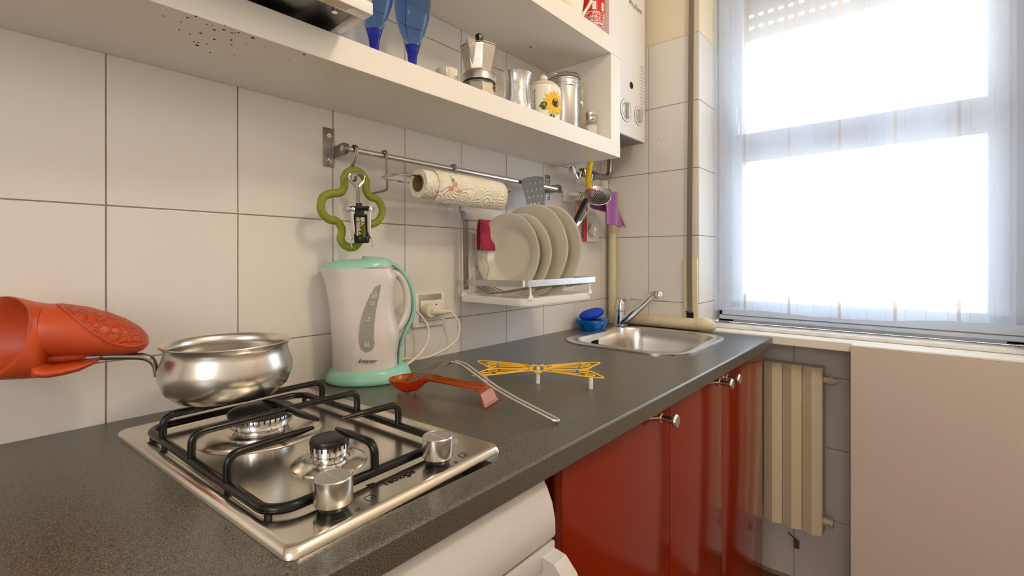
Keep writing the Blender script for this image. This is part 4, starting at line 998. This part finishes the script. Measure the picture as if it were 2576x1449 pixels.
# ================================================================ HOB
HA = math.radians(3.0); HOo = Vector((.1027, .1535, .9))
hob = thing('gas_hob', 'stainless steel two burner gas hob set in the worktop', 'hob', HOo, HA)
HW, HT = .486, .296
def hz(mb, nm, m, smooth=True, ang=40, par=None, label=None):
    return obj(nm, mb, m, par or hob, smooth, world=False, ang=ang, label=label)
hc = (.2185, .1465)
def hr_(i, zz, r): return rrect(HW / 2 - i, HT / 2 - i, r, zz, hc[0], hc[1], 6)
def hin_(s0, s1, t0, t1, r, zz): return rrect((s1 - s0) / 2, (t1 - t0) / 2, r, zz, (s0 + s1) / 2, (t0 + t1) / 2, 6)
plate_ = MB().loft([hr_(0, .0003, .012), hr_(.0005, .003, .012), hr_(.0025, .0075, .012), hr_(.006, .0092, .012), hr_(.009, .0090, .013), hr_(.0115, .0090, .014), hin_(.014, .416, .008, .276, .032, .0089), hin_(.016, .414, .010, .274, .032, .0088), hin_(.020, .410, .014, .270, .03, .0056), hin_(.023, .407, .017, .267, .03, .0055)], False, True)
_r = Matrix.Translation((hc[0], hc[1], 0)) @ Matrix.Rotation(math.radians(1.0), 4, 'Z') @ Matrix.Translation((-hc[0], -hc[1], 0))
plate_.v = [_r @ v for v in plate_.v]
hz(plate_, 'plate', 'hobsteel', ang=60)
ZG, ZT = .0195, .0475
fpath = [p for p in rrect(.184, .1145, .026, ZG - .004, .2195, .1325, 6)]
gr_ = MB().tube(fpath, .0053, 10, closed=True)
g0 = hz(gr_, 'pan_support', 'enamel', label='black enamelled pan support frame and fingers')
def finger(pts, rad=.014, r=.0048, taper=None):
    P_ = fillet(pts, rad, 6); n = len(P_); R_ = [r] * n
    if taper:
        for i in range(n):
            d0 = (P_[i] - P_[0]).length; d1 = (P_[i] - P_[-1]).length
            if taper in (1, 3) and d1 < .03: R_[i] = r * (.5 + .5 * d1 / .03)
            if taper in (2, 3) and d0 < .03: R_[i] = r * (.5 + .5 * d0 / .03)
    obj('finger', MB().tube(P_, R_, 10), 'enamel', g0, True, world=False)
TL, TR = .018, .247
for s_ in (.102, .2035): finger([(s_, TL, ZG - .004), (s_, TL, ZT), (s_, TR, ZT), (s_, TR, ZG - .004)])
def sub(a, b, n=6): a, b = Vector(a), Vector(b); return [a.lerp(b, i / n) for i in range(1, n + 1)]
finger([(.305, TL, ZG - .004), (.305, TL, ZT), (.302, .09, ZT)] + [(.301, .10, ZT), (.300, .11, ZT), (.299, .119, ZT)], taper=1)
finger([(.305, TR, ZG - .004), (.305, TR, ZT), (.302, .19, ZT)] + [(.301, .18, ZT), (.30, .17, ZT), (.299, .159, ZT)], taper=1)
finger([(.4035, .134, ZG - .004), (.4035, .134, ZT), (.36, .134, ZT), (.345, .134, ZT), (.335, .134, ZT), (.325, .135, ZT)], taper=1)
finger([(.137, .134, ZT), (.15, .134, ZT), (.165, .134, ZT + .0003), (.25, .136, ZT + .0003), (.265, .137, ZT), (.277, .138, ZT)], taper=3)
ft = MB()
for s_, t_ in ((.05, .021), (.39, .021), (.05, .244), (.39, .244), (.1, .021), (.3, .021)): ft.lathe([(.004, .0045), (.004, .012)], (s_, t_, 0), 8)
hz(ft, 'grate_feet', 'blackplastic')
def burner(s_, t_, R_, zc, nm):
    b = hz(MB().lathe([(R_ * 2.0, .0055), (R_ * 1.96, .0075), (R_ * 1.5, .0115), (R_ * 1.1, .0120), (R_ * 1.0, .0100), (0, .0098)], (s_, t_, 0), 48), 'burner', 'hobsteel')
    cr = obj('crown', MB().lathe([(R_ * .82, .0098), (R_ * .88, zc - .020), (R_ * .97, zc - .018), (R_, zc - .004), (R_ * .9, zc - .003), (0, zc - .003)], (s_, t_, 0), 40), 'chrome', b, True, world=False)
    sl = MB(); n = int(R_ * 900)
    for k in range(n):
        a = 2 * PI * k / n; d_ = Vector((math.cos(a), math.sin(a), 0)); e_ = Vector((-math.sin(a), math.cos(a), 0))
        q0 = Vector((s_, t_, zc - .0088)) + d_ * (R_ * .99 - .001)
        sl.loft([[q0 - e_ * .0008, q0 + e_ * .0008, q0 + e_ * .0008 + Vector((0, 0, .006)), q0 - e_ * .0008 + Vector((0, 0, .006))], [p + d_ * .0016 for p in (q0 - e_ * .0008, q0 + e_ * .0008, q0 + e_ * .0008 + Vector((0, 0, .006)), q0 - e_ * .0008 + Vector((0, 0, .006)))]])
    obj('flame_slots', sl, 'darkhole', b, False, world=False)
    obj('burner_cap', MB().lathe([(R_ * .95, zc - .0045), (R_ * 1.04, zc - .003), (R_ * 1.06, zc), (R_ * 1.0, zc + .0030), (R_ * .9, zc + .0038), (0, zc + .0036)], (s_, t_, 0), 44), 'cap', b, True, world=False)
burner(.318, .130, .0225, .0335, 'a'); burner(.142, .128, .042, .036, 'b')
def hknob(s_, t_):
    k = hz(MB().lathe([(.0, .0075), (.012, .0076), (.013, .010), (.0155, .013), (.0155, .017), (.012, .019), (0, .019)], (s_, t_, 0), 32), 'knob_stem', 'blackplastic')
    obj('knob', MB().lathe([(.0, .0168), (.0180, .0168), (.0188, .0178), (.0188, .0415), (.0178, .0425), (.0172, .0423), (.0167, .0418), (0, .0418)], (s_, t_, 0), 48), 'steel', k, True, world=False, label='polished steel cylinder knob')
    obj('marker_line', MB().box((s_ - .017, t_ - .0004, .0416), (s_ + .017, t_ + .0004, .0422)), 'chrome', k, False, world=False)
hknob(.4285, .0668); hknob(.4315, .2055)
hm_ = hob.matrix_basis
def hp3(s_, t_, zz): return hm_ @ Vector((s_, t_, zz))
ya = (hm_.to_3x3() @ Vector((0, 1, 0))); xa = (hm_.to_3x3() @ Vector((-1, 0, 0)))
lettering('lettering', 'Tecnogas', .0160, hp3(.4300, .1285, .0093), ya, xa, 'ink', hob, .0002, 0, 'LEFT', .72)
em = MB()
for a, b, w_, h_ in ((.4235, .1165, .009, .0035), (.419, .1165, .0045, .0035), (.415, .1165, .0045, .0035), (.4185, .1215, .004, .006)):
    em.box((a - h_, b, .0089), (a, b + w_, .0092))
hz(em, 'emblem', 'ink', False, label='small black square logo marks')
for s_, t_ in ((.4385, .103), (.4405, .2405)):
    ic = hz(MB().tube(rrect(.0052, .0052, .002, .0091, s_, t_, 3), .00035, 4, closed=True), 'burner_icon', 'ink', False)
    obj('icon_dot', MB().lathe([(0, .0090), (.0013, .0090), (.0013, .0093), (0, .0093)], (s_ + .002, t_ + .001, 0), 10), 'ink', ic, False, world=False)
for t0 in (.0668, .2055):
    hz(MB().tube([(.4300 + .0225 * math.cos(a), t0 + .0235 * math.sin(a), .0091) for a in [-.9 + .1 * k for k in range(13)]], .0005, 4), 'dial_scale', 'ink', False)
    for a in (-1.25, .6):
        hz(MB().tube([(.4300 + .0225 * math.cos(a) + .0025 * math.cos(b), t0 + .0245 * math.sin(a) + .0025 * math.sin(b), .0091) for b in [i * .7 for i in range(10)]], .0004, 4), 'flame_icon', 'ink', False)

# ================================================================ SAUCEPAN
PCx, PCy = .186, .262; zp = .9535
pan = thing('saucepan', 'small bulbous stainless steel saucepan on the rear burner', 'saucepan', (PCx, PCy, zp))
po = [(0, zp), (.045, zp), (.063, zp + .004), (.0765, zp + .018), (.0828, zp + .038), (.0835, zp + .052), (.078, zp + .070), (.0765, zp + .080), (.0795, zp + .0885), (.0815, zp + .0895), (.0805, zp + .091), (.0775, zp + .089), (.0745, zp + .080), (.076, zp + .070), (.081, zp + .052), (.080, zp + .038), (.0745, zp + .02), (.061, zp + .007), (0, zp + .003)]
po = [(r * 1.045, zp + (zz - zp) * .90) for r, zz in po]
obj('bowl', MB().lathe(po, (PCx, PCy, 0), 72), 'steel', pan, True, ang=70)
PD = Vector((-.36, -.933, 0)).normalized(); PS = Vector((-PD.y, PD.x, 0)) * -1
pc0 = Vector((PCx, PCy, 0))
hpx = spline([pc0 + PD * .0875 + Vector((0, 0, zp + .040)), pc0 + PD * .0895 + Vector((0, 0, zp + .056)), pc0 + PD * .097 + Vector((0, 0, zp + .066)), pc0 + PD * .113 + Vector((0, 0, zp + .070)), pc0 + PD * .15 + Vector((0, 0, zp + .073)), pc0 + PD * .20 + Vector((0, 0, zp + .073))], 6)
rings = []
for i, q in enumerate(hpx):
    t = (hpx[min(i + 1, len(hpx) - 1)] - hpx[max(0, i - 1)]).normalized(); b_ = t.cross(PS).normalized(); f_ = i / len(hpx)
    w_ = .0105 - .004 * min(1, f_ * 3); th = .002 + .003 * min(1, f_ * 3)
    rings.append([q + PS * w_ * math.cos(a) + b_ * th * math.sin(a) for a in [2 * PI * k / 12 for k in range(12)]])
obj('handle', MB().loft(rings), 'dullsteel', pan)

# ================================================================ ORANGE SILICONE MITT on the pan handle
mt_ = thing('silicone_mitt', 'orange silicone pinch mitt gripping the saucepan handle', 'oven mitt', (.16, .06, 1.0))
T0 = Vector((.147, .177, 0)); MD = Vector((-.34, -.94, 0)).normalized(); MS = Vector((MD.y * -1, MD.x, 0)); 
if MS.dot(CAM - T0) < 0: MS = -MS
def mu(u):   # position along the mitt axis that the photo shows at column u
    best = None
    d = ray(u, 800); d2 = Vector((d.x, d.y)); c2 = Vector((CAM.x, CAM.y))
    # solve CAM + d*t = T0 + MD*a
    det = d.x * (-MD.y) - (-MD.x) * d.y
    rx, ry = T0.x - CAM.x, T0.y - CAM.y
    t = (rx * (-MD.y) - (-MD.x) * ry) / det; a = (d.x * ry - d.y * rx) / det
    return a, t
topv = [(-120, 742), (0, 746), (52, 753), (86, 760), (148, 766), (216, 775), (269, 789), (311, 804), (345, 823), (362, 838), (371, 850), (373, 860)]
botv = [(-120, 893), (0, 893), (266, 891), (314, 890), (345, 886), (362, 879), (371, 870), (373, 862)]
lowv = [(-120, 955), (0, 953), (103, 948), (190, 934), (210, 928), (242, 913), (258, 900), (265, 893)]
def section(u, v0, v1, wd, n=28, shift=None):
    a, t = mu(u); z0 = CAM.z - (v1 - HY) / FP * t; z1 = CAM.z - (v0 - HY) / FP * t; c_ = T0 + MD * a; zc = (z0 + z1) / 2; h_ = (z1 - z0) / 2
    out = []
    for k in range(n):
        an = 2 * PI * k / n; ca, sa_ = math.cos(an), math.sin(an)
        p_ = c_ + MS * (wd * math.copysign(abs(ca) ** .85, ca)) + Vector((0, 0, zc + h_ * math.copysign(abs(sa_) ** .85, sa_)))
        if shift: p_ -= MD * shift(ca, sa_)
        out.append(p_)
    return out
upper = [section(u, interp(topv, u), interp(botv, u), w_) for u, w_ in ((373, .004), (371, .012), (362, .021), (345, .028), (311, .034), (269, .038), (216, .041), (148, .0425), (124, .041))]
obj('upper_jaw', MB().loft(upper), 'mitt', mt_, True, ang=70)
low = [section(u, tv, interp(lowv, u) - (3 if u < 130 else 0), w_, 40) for u, w_, tv in ((265, .008, 889.5), (258, .018, 893), (242, .026, 898), (210, .034, 903), (175, .039, 907), (140, .042, 910), (120, .0425, 903), (108, .040, 900))]
obj('lower_jaw', MB().loft(low), 'mitt', mt_, True, ang=75)
def sh(k): return lambda ca, sa_: k * (.046 * ca + .016 * sa_)
hull = [section(150, 800, 889, .024, 40), section(138, 785, 892, .036, 40), section(126, 772, 912, .041, 40)]
hull += [section(u, interp(topv, u) + 1, interp(lowv, u), .044, 40, shift=sh(k)) for u, k in ((116, .0), (95, .1), (70, .26), (40, .48), (10, .72), (-25, 1.0))]
hull += [section(-28, interp(topv, -28) + 3, 951, .0425, 40, shift=sh(1.0)), section(-22, 751, 948, .041, 40, shift=sh(1.0)), section(20, 763, 940, .039, 40, shift=sh(.62)), section(60, 775, 930, .037, 40, shift=sh(.3)), section(95, 790, 915, .030, 40), section(115, 825, 895, .012, 40)]
obj('web', MB().loft([section(u, 880, v1, w_) for u, v1, w_ in ((262, 891, .004), (220, 903, .012), (170, 910, .016), (120, 915, .018))]), 'mitt', mt_)
obj('shell', MB().loft(hull), 'mitt', mt_, True, ang=75)
# embossed grip pad on the upper jaw
def padp(u, an, off=.0016):
    s_ = section(u, interp(topv, u), interp(botv, u), interp([(148, .040), (216, .040), (269, .038), (311, .034), (345, .028), (362, .021), (371, .012), (373, .004)], u), n=2)
    a, t = mu(u); z0 = CAM.z - (interp(botv, u) - HY) / FP * t; z1 = CAM.z - (interp(topv, u) - HY) / FP * t
    wd = interp([(148, .040), (216, .040), (269, .038), (311, .034), (345, .028), (362, .021), (371, .012), (373, .004)], u)
    ca, sa_ = math.cos(an), math.sin(an)
    return T0 + MD * a + MS * ((wd + off) * math.copysign(abs(ca) ** .85, ca)) + Vector((0, 0, (z0 + z1) / 2 + ((z1 - z0) / 2 + off) * math.copysign(abs(sa_) ** .85, sa_)))
lo = [(150, 1.45), (180, 1.0), (216, .55), (260, .12), (300, -.12), (330, -.2), (355, -.2), (369, .0)]
pm = MB().grid(lambda a, b: padp(150 + 219 * a, interp(lo, 150 + 219 * a) + (PI - 2 * interp(lo, 150 + 219 * a)) * b * .9), 44, 24)
obj('grip_pad', pm, 'pad', mt_, True, ang=80, label='embossed lattice grip pad')
obj('pad_rim', MB().tube([padp(u, interp(lo, u), .0014) for u in [150 + 219 * i / 40 for i in range(41)]], .0014, 6), 'mitt', mt_)

# ================================================================ SPOON REST AND TURNER
rst = thing('spoon_rest', 'translucent orange plastic spoon rest between hob and yellow trivet', 'spoon rest', (.28, .58, .9))
SA = Vector((.950, .312, 0)).normalized(); SB = Vector((-SA.y, SA.x, 0)); S0 = Vector((.193, .545, 0))
wtab = [(0, .004), (.008, .020), (.02, .031), (.04, .0385), (.06, .036), (.075, .027), (.088, .0175), (.11, .0145), (.15, .015), (.18, .019), (.203, .026), (.208, .027), (.212, .028), (.216, .0295)]
ztab = [(0, .929), (.02, .931), (.04, .932), (.06, .933), (.075, .936), (.088, .938), (.11, .936), (.15, .9325), (.18, .931), (.200, .929), (.2045, .924), (.208, .914), (.214, .902)]
dtab = [(0, .0), (.008, .010), (.02, .020), (.04, .026), (.06, .022), (.075, .012), (.088, .007), (.11, .006), (.15, .005), (.18, .004), (.2, .002), (.216, .0)]
def srf(u, v):
    s_ = u * .216; w_ = interp(wtab, s_); t = v * 2 - 1
    return S0 + SA * s_ + SB * (w_ * t) + Vector((0, 0, interp(ztab, s_) - interp(dtab, s_) * (1 - abs(t) ** 2.4)))
obj('dish', MB().grid(srf, 72, 24), 'orangeclear', rst, True, solid=.0022, ang=80)
for s_, t_ in ((.028, -.012), (.028, .012), (.055, 0)):
    obj('foot', MB().lathe([(0, .9), (.002, .9005), (.003, .904)], S0 + SA * s_ + SB * t_, 10), 'orangeclear', rst)
sv = thing('wire_turner', 'steel slotted turner with long wire handle lying in the orange spoon rest', 'turner', (.4, .6, .9))
A_, B_ = Vector((.235, .57, 0)), Vector((.54, .613, 0)); TD = (B_ - A_).normalized(); TS = Vector((-TD.y, TD.x, 0))
def tp(t, zz, s_=0): return A_ + (B_ - A_) * t + TS * s_ + Vector((0, 0, zz + .38 * s_ * (1 if abs(s_) > .001 and t < .29 else 0)))
for k in range(4):
    s_ = (-1.5 + k) * .0125
    obj('tine', MB().loft([[tp(t, zz, s_ * w_ - .0030), tp(t, zz, s_ * w_ + .0030), tp(t, zz + .0012, s_ * w_ + .0030), tp(t, zz + .0012, s_ * w_ - .0030)] for t, zz, w_ in ((-.04, .9275, 1.15), (.08, .943, 1.1), (.19, .9585, 1.05))]), 'dullsteel', sv, False)
obj('blade', MB().loft([[tp(t, zz, -w_), tp(t, zz, w_), tp(t, zz + .0012, w_), tp(t, zz + .0012, -w_)] for t, zz, w_ in ((.185, .958, .0225), (.26, .9665, .014), (.30, .970, .0095), (.34, .9715, .0085))]), 'dullsteel', sv, False)
W_ = .0052
hpts = [tp(.31, .9725, -W_), tp(.38, .971, -W_), tp(.60, .939, -W_), tp(.75, .924, -W_), tp(.985, .9045, -W_), tp(1.003, .9035, 0), tp(.985, .9045, W_), tp(.75, .924, W_), tp(.60, .939, W_), tp(.38, .971, W_), tp(.31, .9725, W_)]
obj('handle', MB().tube(fillet(hpts, .012, 4), .0024, 8), 'steel', sv)

# ================================================================ BUTTERFLY TRIVET
bt = thing('butterfly_trivet', 'yellow metal butterfly trivet on white feet standing on the worktop', 'trivet', (.355, .80, .9))
BO = Vector((.355, .80, .9255)); BP = Vector((.798, .603, 0)); BQ = Vector((-.603, .798, 0))
bm_ = MB()
def bp(p_, q_): return BO + BP * p_ + BQ * q_
def loop(pts, r=.0030, cl=True, k=6): bm_.tube(spline([bp(*q) for q in pts], k, cl), r, 8, .0013 / r, closed=cl, up=(0, 0, 1))
for s_ in (1, -1):
    f = lambda L_: [(s_ * a, b) for a, b in L_]
    loop(f([(.014, .020), (.045, .040), (.09, .057), (.134, .067), (.130, .048), (.118, .030), (.108, .008), (.095, -.004), (.06, -.006), (.02, -.002)]), .0026)
    loop(f([(.014, -.020), (.04, -.033), (.08, -.056), (.125, -.074), (.122, -.050), (.112, -.028), (.098, -.008), (.06, -.008), (.02, -.004)]), .0026)
    for L_ in ([(.02, .006), (.05, .013), (.085, .012)], [(.024, .014), (.055, .025), (.09, .027)], [(.03, .024), (.06, .036), (.092, .046)], [(.022, -.010), (.05, -.018), (.078, -.022)], [(.03, -.022), (.06, -.036), (.086, -.046)]): loop(f(L_), .0019, False)
    for c_, ra, rq in (((.104, .043), .010, .008), ((.100, .016), .009, .009), ((.094, -.024), .009, .009), ((.104, -.052), .009, .008)):
        loop([(s_ * (c_[0] + ra * math.cos(t)), c_[1] + rq * math.sin(t)) for t in [i * PI / 4 for i in range(8)]], .0017, True, 3)
loop([(-.016, .020), (0, .024), (.016, .020), (.014, 0), (.016, -.020), (0, -.024), (-.016, -.020), (-.014, 0)], .0026)
loop([(-.003, .024), (-.012, .034)], .0028, False); loop([(.003, .024), (.012, .034)], .0028, False)
bm_.lathe([(0, -.0014), (.0085, -.0012), (.009, 0), (.0085, .0014), (0, .0016)], bp(0, -.031), 16)
obj('wings', bm_, 'yellow', bt)
for p_, q_ in ((0, -.024), (0, .023), (.105, -.060), (-.105, -.060)):
    c_ = bp(p_, q_); obj('foot', MB().lathe([(.0042, .9002), (.0042, .9215), (.003, .924), (0, .9245)], (c_.x, c_.y, 0), 14), 'whiteplastic', bt, label='white plastic foot')
wmk = MB()
print('objects', len(bpy.data.objects), 'tris', sum(len(m.polygons) for m in bpy.data.meshes))
